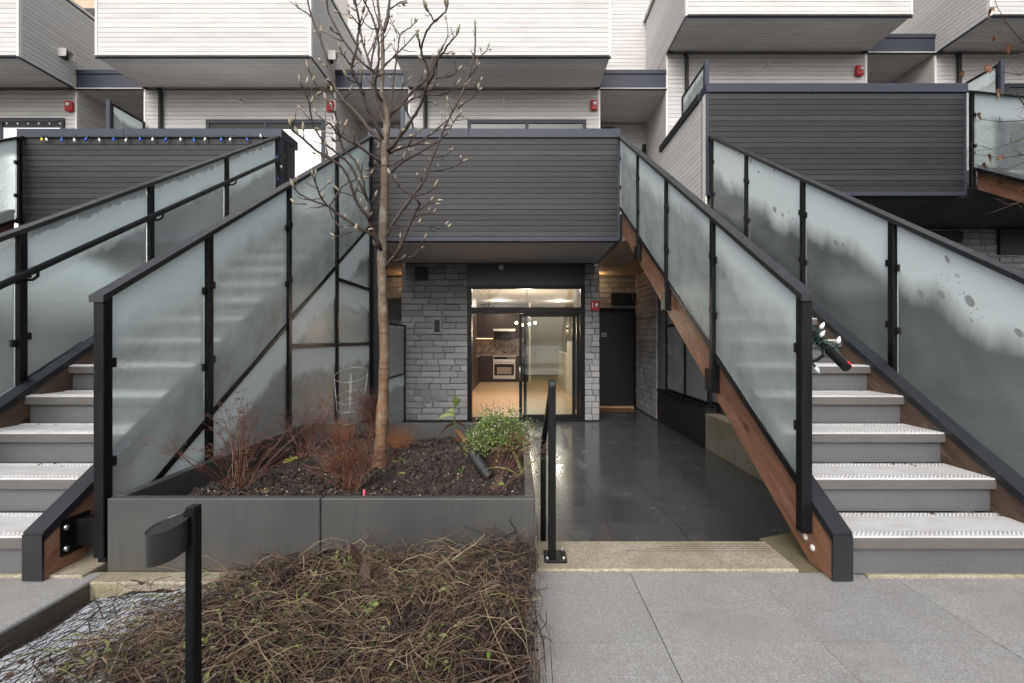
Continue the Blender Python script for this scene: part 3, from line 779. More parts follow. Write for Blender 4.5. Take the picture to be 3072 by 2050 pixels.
# ground floor under the right house
gw = MB().box(2.70, 12.5, 8.12, 8.4, -.3, 3.5).build('stone_wall', 'mortar', HR)
stone_wall(gw, face_front(8.12), 5.6, 9.6, 1.9, 3.05, 16, wmin=.16, wmax=.34, slant=.1)
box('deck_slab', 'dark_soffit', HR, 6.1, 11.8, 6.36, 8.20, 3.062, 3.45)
box('window_panel', 'black_panel', HR, 8.5, 9.6, 8.03, 8.075, 2.59, 3.04)
box('entry_vent', 'vent_black', HR, 7.3, 7.85, 8.04, 8.08, 2.80, 3.0)
struct(box('neighbour_patio', 'wet_slate_tile', None, 2.72, 7.2, 2.3, 8.1, -.5, .22))
rt = struct(box('retaining_wall', 'mossy_concrete', None, 2.517, 2.71, 2.62, 6.125, PZ - .2, .09, bevel=.006))
box('black_column', 'black_panel', HC, -2.065, -1.89, 6.205, 6.37, PZ, 2.42, bevel=.004)
box('column_trim', 'black_metal', HC, -1.99, -1.965, 6.19, 6.203, PZ, 2.42)
# fixtures of the stone pier
vt = box('wall_vent', 'black_matte', HC, -1.82, -1.59, YW - .075, YW - .04, 2.13, 2.37, bevel=.004); box('opening', 'vent_black', vt, -1.80, -1.61, YW - .080, YW - .0755, 2.16, 2.35)

# ================================================================ staircases
RISE, RUN = .178, .28
SL = RISE / RUN
TREADS = {}
def tread_meshes(w):
    if w in TREADS: return TREADS[w]
    t = MB(); t.box(0, w, 0, .285, -.010, 0)
    me = t.mesh('tread', 'aluminium', (0, 0, 0), bevel=.003)
    g = MB(); n = int(w / .021)
    for k in range(n):
        x = .008 + k * .021
        for y0 in (.012, .034, .235, .257):
            g.add([(x, y0, .0005), (x + .010, y0, .0005), (x + .016, y0 + .016, .0005), (x + .006, y0 + .016, .0005), (x + .005, y0 + .004, .006), (x + .011, y0 + .012, .006)],
                  [(0, 1, 4), (1, 2, 5, 4), (2, 3, 5), (3, 0, 4, 5)])
    nm = MB().box(-.004, w + .004, -.003, .024, -.056, -.0102).mesh('nosing', 'nosing_metal', (0, 0, 0), bevel=.002)
    gm = g.mesh('grip_teeth', 'aluminium', (0, 0, 0))
    r = MB().box(0, w, .028, .036, -RISE - .0, -.029); rm = r.mesh('riser', 'perforated_metal', (0, 0, 0))
    TREADS[w] = (me, gm, rm, nm); return TREADS[w]

def nos(y, y1, z1): return z1 + (y - y1) * SL

def guard_rail(parent, x, posts, y1, z1, yend, glass, inner, low=None, post_drop=None, gx=0.0, ys=None, seam=None, brackets=0, seam2=None, channel=True):
    """x = centre of the posts; posts = list of y; inner = +1 when the stair lies at larger x"""
    y0 = posts[0] - .012
    top = lambda y: nos(y, y1, z1) + 1.042
    yse = seam if seam else (y0 + yend) / 2
    a, b = x - .035, x + .035
    m = MB().prism_x([(y0, top(y0) - .032), (y0, top(y0)), (yse - .001, top(yse)), (yse - .001, top(yse) - .032)], a, b)
    rail = m.build('guard_rail', 'cap_metal_rail', parent)
    MB().prism_x([(yse + .001, top(yse) - .032), (yse + .001, top(yse)), (yend, top(yend)), (yend, top(yend) - .032)], a, b).build('top_rail', 'cap_metal_rail', rail)
    for i, y in enumerate(posts):
        zb = (post_drop(y, i) if post_drop else nos(y, y1, z1) - .2)
        MB().prism_x([(y, zb), (y + .051, zb), (y + .051, top(y + .051) - .033), (y, top(y) - .033)], x - .0255, x + .0255).build('post', 'black_metal', rail, bevel=.003)
    ends = posts + [yend - .02]
    low = low or (lambda y: nos(y, y1, z1) + .09)
    for i in range(len(posts)):
        ya = ends[i] + .051 + .010; yb = ends[i + 1] - .010
        if yb - ya < .08: continue
        tp = lambda y: top(y) - .036
        MB().prism_x([(ya, low(ya)), (yb, low(yb)), (yb, tp(yb)), (ya, tp(ya))], x - .006 + gx, x + .006 + gx).build('glass_panel', glass, rail, uvf=lambda p: (p.y, tp(p.y) - p.z))
        for yy in (ya - .016, yb - .022):
            for f in (.30, .72):
                zc = low(yy) + (tp(yy) - low(yy)) * f
                box('clamp', 'black_metal', rail, x - .018 + gx, x + .018 + gx, yy, yy + .038, zc - .024, zc + .024, bevel=.003)
        if channel:
            MB().prism_x([(ya - .016, low(ya) - .04), (yb + .016, low(yb) - .04), (yb + .016, low(yb) - .002), (ya - .016, low(ya) - .002)], x - .014 + gx, x + .014 + gx).build('bottom_channel', 'black_metal', rail)
        if brackets and i:
            y = posts[i]; zc = nos(y, y1, z1)
            bx0, bx1 = (x + .0265, x + .034) if brackets > 0 else (x - .034, x - .0265)
            box('bracket', 'black_metal', rail, bx0, bx1, y - .005, y + .115, zc - .19, zc - .03, bevel=.003)
            for zo in (-.165, -.06):
                xb = bx0 - .006 if brackets > 0 else bx1
                MB().lathe([(.009, 0), (.009, .004), (.005, .008)], 8, (bx0 if brackets > 0 else bx1, y + .085, zc + zo), (-brackets, 0, 0)).build('bolt', 'steel', rail)
    return rail

def handrail(parent, x, y0, y1_, yn, zn, side, ybr, h=.775):
    pts = [(x, y0, nos(y0, yn, zn) + h), (x, y1_, nos(y1_, yn, zn) + h)]
    hr = MB().tube(pts, .021, 14).build('handrail', 'black_metal', parent, smooth=False)
    for y in ybr:
        z = nos(y, yn, zn) + h
        MB().tube([(x, y, z - .02), (x - side * .0, y, z - .05), (x - side * .035, y, z - .075), (x - side * .085, y, z - .075)], .009, 6).build('rail_bracket', 'black_metal', hr, smooth=True)
    return hr

def staircase(label, x0, x1, y1, z1, n, zground, ytop, front_mat, cedar_side, group='staircases up to the decks'):
    """x0,x1: outer faces of the stringers; cedar_side: +1/-1 side whose outside is the reddish cedar"""
    t = thing('staircase', label, 'staircase', ((x0 + x1) / 2, y1, zground), group)
    sw = .078
    ya = y1 - .02
    up = lambda y: nos(y, y1, z1) + .04
    dn = lambda y: nos(y, y1, z1) - .29
    yg = y1 + (zground + .29 - z1) / SL
    for sx, k in ((x0, -1), (x1 - sw, 1)):
        poly = [(ya + .006, zground), (ya + .006, up(ya + .006) - .012), (ytop, up(ytop) - .012), (ytop, dn(ytop)), (yg, zground)]
        s = MB().prism_x(poly, sx, sx + sw).build('stringer', 'cedar' if k == cedar_side else 'cedar_weathered', t, bevel=.003)
        cp = MB().prism_x([(ya, up(ya) - .011), (ya, up(ya)), (ytop, up(ytop)), (ytop, up(ytop) - .011)], sx - .006, sx + sw + .006)
        cp.prism_x([(ya, up(ya) - .045), (ya, up(ya) - .0112), (ytop, up(ytop) - .0112), (ytop, up(ytop) - .045)], sx - .006, sx - .001)
        cp.prism_x([(ya, up(ya) - .045), (ya, up(ya) - .0112), (ytop, up(ytop) - .0112), (ytop, up(ytop) - .045)], sx + sw + .001, sx + sw + .006)
        cp.build('stringer_flashing', 'stringer_metal', s)
        box('end_plate', 'stringer_metal', s, sx - .006, sx + sw + .006, ya - .006, ya + .005, zground + .004, up(ya) - .012)
        for q in ((.20, .115), (.145, .085)):
            if k == -1 and cedar_side == -1: MB().lathe([(.016, 0), (.014, .006), (.006, .010)], 10, (sx, ya + q[0], zground + q[1]), (-1, 0, 0)).build('bolt_cap', 'white_trim', s)
    w = round(x1 - x0 - 2 * sw - .004, 4)
    tm, gm, rm, nm = tread_meshes(w)
    for k in range(n):
        loc = (x0 + sw + .002, y1 + k * RUN, z1 + k * RISE)
        o = link('tread', tm, t, loc); link('grip_teeth', gm, o, loc)['kind'] = 'stuff'; link('nosing', nm, o, loc)
        if k: link('riser', rm, t, loc)
        else: box('riser', 'perforated_metal', t, x0 + sw + .002, x1 - sw - .002, y1 + .028, y1 + .036, zground + .012, z1 - .029)
    return t

material('stringer_metal', lambda t: t.pbr(t.mix(t.noise(t.pos(), 9, 5), (0.013, .0135, .016), (0.028, .029, .034)), t.ramp(t.noise(t.pos(), 5, 4), [(0.35, .25), (0.65, .5)]), .2))
m = material('cap_metal_rail', lambda t: t.pbr(t.mix(t.noise(t.pos(), 60, 3), (0.018, .0185, .021), (0.034, .035, .039)), t.ramp(t.noise(t.pos(), 30, 3), [(0.3, .25), (0.7, .45)]), .25, normal=t.bump(t.ramp(t.vor(t.pos(), 130), [(0.08, 1), (0.2, 0)]), .3, .002)))

Y1, Z1 = 2.07, .194
YT = 6.19
SR = staircase('staircase with reddish cedar side right of the tiled patio, lights on its handrail', 1.420, 2.545, Y1, Z1, 15, 0, YT, None, -1)
gr = guard_rail(SR, 1.3905, [2.19, 3.20, 4.21, 5.22], Y1, Z1, YT, 'frosted_glass', 1, seam=4.21,
                post_drop=lambda y, i: nos(y, Y1, Z1) - (.116 if i == 0 else .2), brackets=-1)
guard_rail(SR, 2.62, [2.10, 3.15, 4.15, 5.18, 6.10], Y1, Z1, YT, 'frosted_glass_spotted', -1, seam=4.18, post_drop=lambda y, i: nos(y, Y1, Z1) - .12,
           low=lambda y: nos(y, Y1, Z1) - .02)
HRAIL_R = handrail(SR, 1.515, 2.10, 6.0, Y1, Z1, 1, [2.26, 3.3, 4.3, 5.3], h=.745)
SLF = staircase('staircase with frosted glass rail left of the planter, lower steps at the left edge', -3.226, -2.142, Y1, Z1, 15, 0, YT, None, 1)
XL = -2.008
grl = guard_rail(SLF, XL, [2.18, 2.92, 3.95, 5.0, 6.14], Y1, Z1, YT, 'frosted_glass', -1, seam=3.97, post_drop=lambda y, i: .04 if i == 0 else PZ + .3, low=lambda y: nos(y, Y1, Z1) - .15)
# bracket that ties the first post to the stringer
box('bracket', 'black_metal', grl, -2.137, -2.0345, 2.20, 2.26, .09, .22, bevel=.003); box('bracket_plate', 'black_metal', grl, -2.1415, -2.134, 2.13, 2.27, .07, .24)
for z in (.10, .20): MB().lathe([(.014, 0), (.012, .005), (.006, .009)], 10, (-2.134, 2.155, z), (1, 0, 0)).build('bolt', 'steel', grl)
# screen of frosted glass below the rail, beside the planter
def low_panel(ya, yb, z0f, z1f):
    MB().prism_x([(ya, z0f(ya)), (yb, z0f(yb)), (yb, z1f(yb)), (ya, z1f(ya))], XL - .006, XL + .006).build('glass_panel', 'frosted_glass_low', grl, uvf=lambda p: (p.y, z1f(p.y) - p.z))
dg = lambda y: nos(y, Y1, Z1) - .195
c_ = lambda v: (lambda y: v)
low_panel(2.45, 2.91, c_(.05), dg)
low_panel(2.98, 3.94, c_(.05), dg)
low_panel(4.01, 4.99, c_(.05), c_(1.01)); low_panel(4.01, 4.99, c_(1.05), dg)
low_panel(5.06, 6.13, c_(.05), c_(1.01)); low_panel(5.06, 6.13, c_(1.05), c_(1.735)); low_panel(5.06, 6.13, c_(1.775), dg)
for ya, yb, z in ((4.0, 6.14, 1.03), (5.05, 6.14, 1.755), (2.2, 6.14, .03)): box('mullion', 'black_metal', grl, XL - .02, XL + .02, ya, yb, z - .019, z + .019)
guard_rail(SLF, -3.262, [1.92, 2.96, 4.01, 5.06, 6.12], Y1, Z1, YT, 'frosted_glass_banded', 1, seam=4.03, post_drop=lambda y, i: nos(y, Y1, Z1) - .12, low=lambda y: nos(y, Y1, Z1) + .03)
handrail(SLF, -3.150, 1.7, 6.14, Y1, Z1, 1, [2.99, 4.04, 5.09], h=.775)
# screen between the column and the stone pier
scm = MB()
for y in (6.95, 8.02): scm.box(-2.03, -1.985, y, y + .045, PZ, 1.345)
scm.box(-2.025, -1.99, 6.38, 8.02, 1.31, 1.345); scm.box(-2.025, -1.99, 6.995, 8.02, .47, .50)
ls = scm.build('patio_screen', 'black_metal', HC)
for z0, z1 in ((PZ + .02, .468), (.502, 1.308)):
    for a, b in ((6.39, 6.945), (7.0, 8.015)): MB().box(-2.013, -2.001, a, b, z0, z1).build('glass_panel', 'frosted_glass_low', ls, uvf=lambda p, z1=z1: (p.y, z1 - p.z + .1))

# neighbouring stairs that only show a corner
S0 = staircase('staircase rail and post cut off by the left edge', -8.0, -6.84, Y1, Z1, 15, 0, YT, None, 1)
guard_rail(S0, -6.73, [3.9, 4.95, 6.12], Y1, Z1, YT, 'frosted_glass_low', -1, post_drop=lambda y, i: nos(y, Y1, Z1) - .12, low=lambda y: nos(y, Y1, Z1) - .05, seam=5.5)
z3 = Z1 + .617 - 3 * RISE; y3 = Y1 - 3 * RUN
S4 = staircase('staircase with pale cedar stringer and glass cut off by the right edge', 6.19, 7.2, y3, z3, 18, 0, YT - .05, None, -1)
guard_rail(S4, 6.128, [3.0, 4.05, 5.1, 6.12], y3, z3, YT, 'frosted_glass_low', 1, post_drop=lambda y, i: nos(y, y3, z3) - .24, low=lambda y: nos(y, y3, z3) + .02, seam=5.12, brackets=-1)

# handrail of the patio steps, seen end on
gr2 = thing('step_handrail', 'slim black steel handrail post bolted beside the planter at the steps', 'handrail', (.17, 2.25, 0))
MB().prism_x([(2.235, .02), (2.275, .02), (2.275, .86), (2.268, .885), (2.255, .893), (2.242, .885), (2.235, .86)], .150, .186).build('post', 'black_metal', gr2, bevel=.004)
MB().prism_x([(3.02, PZ), (3.06, PZ), (3.06, .36), (3.02, .385)], .150, .186).build('post', 'black_metal', gr2, bevel=.004)
MB().prism_x([(2.276, .82), (2.276, .862), (3.06, .405), (3.06, .363)], .153, .183).build('rail_bar', 'black_metal', gr2, bevel=.004)
bp = box('base_plate', 'black_metal', gr2, .128, .238, 2.19, 2.31, .0115, .024, bevel=.004)
for bx_, by_ in ((.142, 2.205), (.222, 2.205), (.222, 2.295)): MB().lathe([(.008, 0), (.008, .008), (.004, .014)], 8, (bx_, by_, .024)).build('bolt', 'steel', bp)

# ================================================================ planter
PX0, PX1, PY0, PY1, PT = -1.943, .080, 2.153, 4.12, .336
pl = thing('planter', 'grey concrete planter box filled with soil beside the patio', 'planter', (-.93, 3.1, 0))
TH = .048
box('panel', 'planter_concrete', pl, PX0, -.936, PY0, PY0 + TH, -.30, PT, bevel=.005)
box('panel', 'planter_concrete', pl, -.932, PX1, PY0, PY0 + TH, -.30, PT, bevel=.005)
box('panel', 'planter_concrete', pl, PX0, PX0 + TH, PY0 + TH + .001, 2.72, -.30, PT, bevel=.004)
box('panel', 'planter_concrete', pl, PX0, PX0 + TH, 2.724, PY1 - TH - .001, -.30, PT, bevel=.004)
box('panel', 'planter_concrete', pl, PX1 - TH, PX1, PY0 + TH + .001, PY1 - TH - .001, -.5, PT, bevel=.004)
box('panel', 'planter_concrete', pl, PX0, PX1, PY1 - TH, PY1, -.5, PT, bevel=.004)
# soil inside
def soil_z(x, y):
    l = max(0, min(1, (x - PX0) / .55)); bk = max(0, min(1, (PY1 - y) / .9))
    z = .285 - .15 * (1 - l) ** 1.3 - .07 * (1 - bk)
    z += .016 * math.sin(7 * x + 3 * y) + .013 * math.sin(11 * y - 5 * x + 1) + .02 * math.sin(3.1 * x + 4.3 * y + 2)
    return z
rs = random.Random(21)
s = MB(); nx, ny = 130, 120
for j in range(ny + 1):
    for i in range(nx + 1):
        x = PX0 + .03 + (PX1 - PX0 - .06) * i / nx; y = PY0 + .03 + (PY1 - PY0 - .06) * j / ny
        s.v.append((x, y, soil_z(x, y) + rs.gauss(0, .006)))
for j in range(ny):
    for i in range(nx):
        a = j * (nx + 1) + i; s.f.append((a, a + 1, a + nx + 2, a + nx + 1))
so = tag(s.build('planter_soil', 'soil', smooth=True), 'dark crumbly soil filling the concrete planter', 'soil', kind='stuff')
def chips(name, mat, n, smin, smax, label, seed, region=None, hfun=soil_z, lump=False):
    r = random.Random(seed); b = MB()
    for _ in range(n):
        x0, x1, y0, y1 = region or (PX0 + .06, PX1 - .06, PY0 + .06, PY1 - .06)
        x = r.uniform(x0, x1); y = y0 + (y1 - y0) * r.random() ** 1.3; z = hfun(x, y)
        a, c = r.uniform(smin, smax), r.uniform(smin, smax) * (.8 if lump else .45); h = r.uniform(smin, smax) * (.7 if lump else .3)
        e = Euler((r.uniform(-.7, .7), r.uniform(-.7, .7), r.uniform(0, 6.3))).to_matrix()
        q = [Vector((sx * a / 2 * r.uniform(.5, 1), sy * c / 2 * r.uniform(.5, 1), sz * h / 2)) for sx, sy, sz in ((-1, -1, -1), (1, -1, -1), (1, 1, -1), (-1, 1, -1), (-1, -1, 1), (1, -1, 1), (1, 1, 1), (-1, 1, 1))]
        b.add([tuple(e @ p + Vector((x, y, z + h * .3))) for p in q], [(0, 3, 2, 1), (4, 5, 6, 7), (0, 1, 5, 4), (1, 2, 6, 5), (2, 3, 7, 6), (3, 0, 4, 7)])
    return tag(b.build(name, mat), label, 'mulch', kind='stuff')
chips('soil_clods', 'soil', 1500, .010, .045, 'loose dark clods on the planter soil', 31, lump=True)
chips('bark_mulch', 'bark_chip', 2200, .010, .038, 'brown bark chips scattered over the planter soil', 32)
chips('pale_flecks', 'pale_chip', 1300, .006, .017, 'pale wood and perlite flecks on the soil', 33)

# ================================================================ bare magnolia
TRUNK=[(-0.895,2.92,0.274,0.047),(-0.876,2.92,0.473,0.0406),(-0.863,2.92,0.753,0.0352),(-0.857,2.92,1.03,0.032),(-0.867,2.92,1.31,0.031),(-0.872,2.92,1.59,0.0299),(-0.863,2.92,1.812,0.0288),(-0.854,2.92,2.092,0.0267),(-0.852,2.92,2.344,0.0256),(-0.836,2.92,2.51,0.0192),(-0.854,2.92,2.59,0.016),(-0.872,2.92,2.682,0.0139),(-0.869,2.92,2.774,0.0128),(-0.866,2.92,2.897,0.0123),(-0.869,2.92,3.019,0.0117),(-0.869,2.92,3.062,0.0117),(-0.885,2.92,3.124,0.0085),(-0.891,2.92,3.185,0.0085),(-0.9,2.92,3.265,0.0075),(-0.915,2.92,3.448,0.0053),(-0.928,2.92,3.694,0.0032)]
BRANCHES=[[(-0.863,2.92,3.062,0.0107),(-0.85,2.948,3.143,0.0094),(-0.846,2.968,3.219,0.0081),(-0.842,2.986,3.295,0.0068),(-0.828,3.004,3.453,0.0056),(-0.826,3.02,3.656,0.0043)],
[(-0.86,2.92,2.357,0.0117),(-0.913,2.971,2.404,0.0111),(-0.981,3.009,2.478,0.0104),(-1.063,3.044,2.583,0.0097),(-1.164,3.076,2.69,0.009),(-1.235,3.106,2.784,0.0084),(-1.286,3.136,2.905,0.0077),(-1.33,3.164,3.041,0.007),(-1.382,3.191,3.185,0.0063),(-1.455,3.218,3.358,0.0056),(-1.497,3.244,3.506,0.005),(-1.547,3.27,3.697,0.0043)],
[(-0.854,2.92,2.363,0.0096),(-0.877,2.875,2.398,0.0091),(-0.909,2.842,2.472,0.0086),(-0.934,2.812,2.529,0.0081),(-0.949,2.784,2.59,0.0076),(-0.963,2.757,2.634,0.0071),(-0.988,2.731,2.677,0.0067),(-0.988,2.707,2.714,0.0062),(-0.954,2.683,2.784,0.0057),(-0.931,2.659,2.886,0.0052),(-0.915,2.636,2.915,0.0047),(-0.918,2.614,2.965,0.0042),(-0.927,2.592,3.02,0.0037),(-0.946,2.57,3.112,0.0032)],
[(-0.842,2.92,2.443,0.0085),(-0.907,2.952,2.588,0.008),(-0.939,2.975,2.675,0.0075),(-0.958,2.996,2.755,0.0069),(-0.974,3.016,2.893,0.0064),(-1.015,3.035,3,0.0059),(-1.053,3.053,3.139,0.0053),(-1.072,3.07,3.248,0.0048),(-1.097,3.087,3.35,0.0043),(-1.106,3.104,3.401,0.0037),(-1.148,3.12,3.584,0.0032)],
[(-0.866,2.92,2.615,0.0075),(-0.875,2.868,2.612,0.007),(-0.887,2.83,2.663,0.0065),(-0.87,2.795,2.702,0.0061),(-0.843,2.763,2.788,0.0056),(-0.842,2.733,2.895,0.0051),(-0.859,2.703,2.989,0.0046),(-0.889,2.675,3.048,0.0042),(-0.896,2.647,3.061,0.0037),(-0.909,2.62,3.124,0.0032)],
[(-0.878,2.92,2.774,0.0064),(-0.925,2.894,2.799,0.0061),(-0.955,2.875,2.808,0.0057),(-1.016,2.858,2.864,0.0053),(-1.082,2.842,2.944,0.005),(-1.129,2.826,3.023,0.0046),(-1.165,2.812,3.095,0.0043),(-1.17,2.797,3.138,0.0039),(-1.171,2.783,3.163,0.0036),(-1.176,2.77,3.223,0.0032)],
[(-0.982,3.04,2.907,0.0053),(-0.978,3.099,3.086,0.0048),(-0.959,3.143,3.233,0.0043),(-0.998,3.183,3.38,0.0037),(-1.03,3.22,3.488,0.0032)],
[(-0.836,2.92,2.308,0.0096),(-0.787,2.857,2.294,0.009),(-0.715,2.81,2.362,0.0084),(-0.652,2.767,2.413,0.0079),(-0.586,2.728,2.486,0.0073),(-0.55,2.69,2.551,0.0067),(-0.528,2.654,2.576,0.0061),(-0.521,2.619,2.656,0.0055),(-0.544,2.585,2.695,0.0049),(-0.548,2.552,2.734,0.0043),(-0.552,2.52,2.75,0.0037)],
[(-0.531,2.67,2.585,0.0064),(-0.488,2.601,2.59,0.0057),(-0.457,2.55,2.641,0.0049),(-0.406,2.504,2.671,0.0042),(-0.363,2.461,2.7,0.0034),(-0.327,2.42,2.704,0.0027)],
[(-0.829,2.92,2.51,0.0107),(-0.8,2.992,2.608,0.0098),(-0.743,3.045,2.699,0.0089),(-0.703,3.092,2.789,0.008),(-0.641,3.137,2.873,0.0071),(-0.603,3.179,2.977,0.0062),(-0.604,3.22,3.082,0.0053)],
[(-0.823,2.92,2.535,0.0064),(-0.785,2.961,2.587,0.0058),(-0.705,2.992,2.659,0.0051),(-0.61,3.02,2.73,0.0045),(-0.552,3.045,2.808,0.0038),(-0.537,3.07,3.015,0.0032)],
[(-0.603,3.2,2.989,0.0043),(-0.586,3.233,3.09,0.0038),(-0.556,3.258,3.147,0.0034),(-0.518,3.28,3.236,0.003),(-0.508,3.3,3.305,0.0026),(-0.525,3.32,3.416,0.0021)],
[(-0.842,2.92,1.76,0.0107),(-0.815,2.978,1.855,0.0102),(-0.725,3.021,2.005,0.0097),(-0.702,3.059,2.056,0.0092),(-0.639,3.095,2.171,0.0087),(-0.62,3.13,2.249,0.0082),(-0.58,3.162,2.387,0.0077),(-0.538,3.194,2.514,0.0072),(-0.483,3.225,2.666,0.0067),(-0.412,3.255,2.817,0.0062),(-0.361,3.285,2.978,0.0058),(-0.322,3.314,3.147,0.0053),(-0.311,3.342,3.277,0.0048),(-0.317,3.37,3.416,0.0043)],
[(-0.848,2.92,1.546,0.0085),(-0.795,2.863,1.591,0.0079),(-0.73,2.821,1.661,0.0072),(-0.674,2.783,1.764,0.0065),(-0.619,2.748,1.853,0.0059),(-0.589,2.714,1.895,0.0052),(-0.604,2.682,1.919,0.0045),(-0.686,2.65,1.971,0.0039),(-0.733,2.62,2.032,0.0032)],
[(-0.823,2.92,2.284,0.0085),(-0.787,2.968,2.328,0.0077),(-0.727,3.003,2.362,0.0068),(-0.652,3.035,2.401,0.0059),(-0.587,3.065,2.471,0.005),(-0.528,3.093,2.536,0.0041),(-0.487,3.12,2.588,0.0032)],
[(-0.854,2.92,2.134,0.0075),(-0.834,3.024,2.203,0.0069),(-0.777,3.101,2.303,0.0064),(-0.721,3.171,2.37,0.0059),(-0.627,3.236,2.458,0.0053),(-0.577,3.298,2.525,0.0048),(-0.517,3.357,2.608,0.0043),(-0.475,3.414,2.729,0.0037),(-0.439,3.47,2.807,0.0032)],
[(-0.89,2.84,1.73,0.0085),(-0.952,2.794,1.761,0.0078),(-1.015,2.759,1.799,0.007),(-1.084,2.728,1.842,0.0063),(-1.118,2.699,1.874,0.0055),(-1.208,2.672,1.905,0.0047),(-1.262,2.646,1.931,0.004),(-1.289,2.62,1.961,0.0032)],
[(-1.127,2.72,1.88,0.0043),(-1.128,2.616,1.899,0.0037),(-1.121,2.539,1.945,0.0032),(-1.111,2.47,1.973,0.0027)],
[(-1.127,2.72,1.88,0.0043),(-1.109,2.775,1.96,0.004),(-1.078,2.816,2.038,0.0036),(-1.02,2.853,2.086,0.0033),(-0.966,2.887,2.123,0.003),(-0.872,2.92,2.128,0.0027)],
[(-1.127,2.72,1.88,0.0043),(-1.096,2.687,1.808,0.0037),(-1.036,2.663,1.74,0.0032),(-1.019,2.641,1.696,0.0027),(-1.052,2.62,1.68,0.0021)],
[(-1.207,2.67,1.905,0.0032),(-1.151,2.67,1.916,0.0021)],
[(-1.231,2.65,1.876,0.0032),(-1.278,2.62,1.867,0.0021)],
[(-1.019,2.64,1.702,0.0032),(-0.989,2.686,1.718,0.0027),(-0.967,2.72,1.743,0.0021)],
[(-0.872,2.92,1.65,0.0096),(-0.87,2.862,1.681,0.0092),(-0.89,2.819,1.749,0.0088),(-0.907,2.781,1.81,0.0084),(-0.906,2.745,1.824,0.008),(-0.941,2.71,1.877,0.0076),(-0.963,2.678,1.935,0.0071),(-0.974,2.646,1.997,0.0067),(-1.006,2.615,2.069,0.0063),(-1.06,2.585,2.112,0.0059),(-1.144,2.555,2.159,0.0055),(-1.19,2.526,2.2,0.0051),(-1.234,2.498,2.232,0.0047),(-1.233,2.47,2.25,0.0043)],
[(-0.91,2.8,1.833,0.0064),(-0.898,2.771,1.889,0.0061),(-0.92,2.75,1.964,0.0058),(-0.931,2.731,2.05,0.0054),(-0.976,2.714,2.157,0.0051),(-1.026,2.697,2.207,0.0048),(-1.048,2.68,2.268,0.0045),(-1.053,2.665,2.325,0.0042),(-1.059,2.649,2.396,0.0038),(-1.069,2.635,2.416,0.0035),(-1.102,2.62,2.464,0.0032)],
[(-0.872,2.92,2.22,0.0064),(-0.996,3.015,2.327,0.0058),(-1.103,3.086,2.433,0.0052),(-1.199,3.15,2.507,0.0045),(-1.262,3.209,2.57,0.0039),(-1.38,3.266,2.651,0.0033),(-1.473,3.32,2.74,0.0027)],
[(-0.869,2.92,2.214,0.0053),(-0.94,2.81,2.248,0.0048),(-1.004,2.728,2.272,0.0043),(-1.055,2.654,2.29,0.0037),(-1.071,2.585,2.315,0.0032),(-1.091,2.52,2.247,0.0027)],
[(-0.915,2.77,1.935,0.0064),(-0.923,2.71,1.974,0.006),(-0.981,2.665,2.105,0.0056),(-1.032,2.625,2.15,0.0052),(-1.093,2.587,2.2,0.0047),(-1.121,2.551,2.243,0.0043),(-1.138,2.517,2.293,0.0039),(-1.138,2.484,2.366,0.0035),(-1.144,2.451,2.422,0.0031),(-1.155,2.42,2.45,0.0027)],
[(-0.86,2.92,2.835,0.0053),(-0.839,3.065,2.987,0.0045),(-0.788,3.173,3.133,0.0036),(-0.723,3.27,3.292,0.0027)],
[(-0.823,2.92,2.535,0.0053),(-0.813,2.948,2.697,0.0048),(-0.787,2.968,2.951,0.0043),(-0.773,2.986,3.076,0.0037),(-0.733,3.004,3.131,0.0032),(-0.68,3.02,3.187,0.0027)],
[(-0.782,3.02,3.098,0.0032),(-0.834,3.049,3.194,0.0027),(-0.866,3.07,3.254,0.0021)],
[(-0.601,2.77,2.653,0.0037),(-0.613,2.799,2.763,0.0029),(-0.6,2.82,2.876,0.0021)],
[(-0.53,2.62,2.497,0.0043),(-0.433,2.537,2.452,0.0036),(-0.371,2.475,2.44,0.0028),(-0.322,2.42,2.435,0.0021)],
[(-0.466,2.57,2.561,0.0043),(-0.38,2.541,2.558,0.0032),(-0.33,2.52,2.575,0.0021)],
[(-0.536,2.52,2.692,0.0048),(-0.496,2.454,2.737,0.0043),(-0.451,2.405,2.755,0.0037),(-0.383,2.361,2.779,0.0032),(-0.362,2.32,2.774,0.0027)],
[(-0.449,2.42,2.78,0.0032),(-0.453,2.363,2.775,0.0027),(-0.464,2.32,2.774,0.0021)],
[(-0.421,3.22,2.717,0.0037),(-0.389,3.178,2.723,0.0032),(-0.299,3.148,2.773,0.0027),(-0.271,3.12,2.798,0.0021)],
[(-0.321,3.34,3.143,0.0037),(-0.251,3.386,3.213,0.0029),(-0.225,3.42,3.278,0.0021)],
[(-0.358,3.32,2.998,0.0032),(-0.31,3.263,3.013,0.0027),(-0.293,3.22,3.021,0.0021)],
[(-0.462,3.22,2.704,0.0032),(-0.496,3.22,2.771,0.0021)],
[(-0.618,3.12,2.235,0.0043),(-0.54,3.203,2.279,0.0037),(-0.468,3.265,2.323,0.0032),(-0.399,3.32,2.382,0.0027)],
[(-0.569,3.14,2.341,0.0032),(-0.52,3.243,2.396,0.0027),(-0.483,3.32,2.465,0.0021)],
[(-0.811,2.92,1.803,0.0043),(-0.699,3.019,1.843,0.0037),(-0.599,3.092,1.858,0.0032),(-0.539,3.158,1.855,0.0027),(-0.496,3.22,1.88,0.0021)],
[(-0.791,2.87,1.58,0.0043),(-0.675,2.788,1.589,0.0037),(-0.591,2.726,1.607,0.0032),(-0.568,2.671,1.647,0.0027),(-0.535,2.62,1.664,0.0021)],
[(-0.607,2.72,1.823,0.0037),(-0.533,2.663,1.824,0.0029),(-0.486,2.62,1.815,0.0021)],
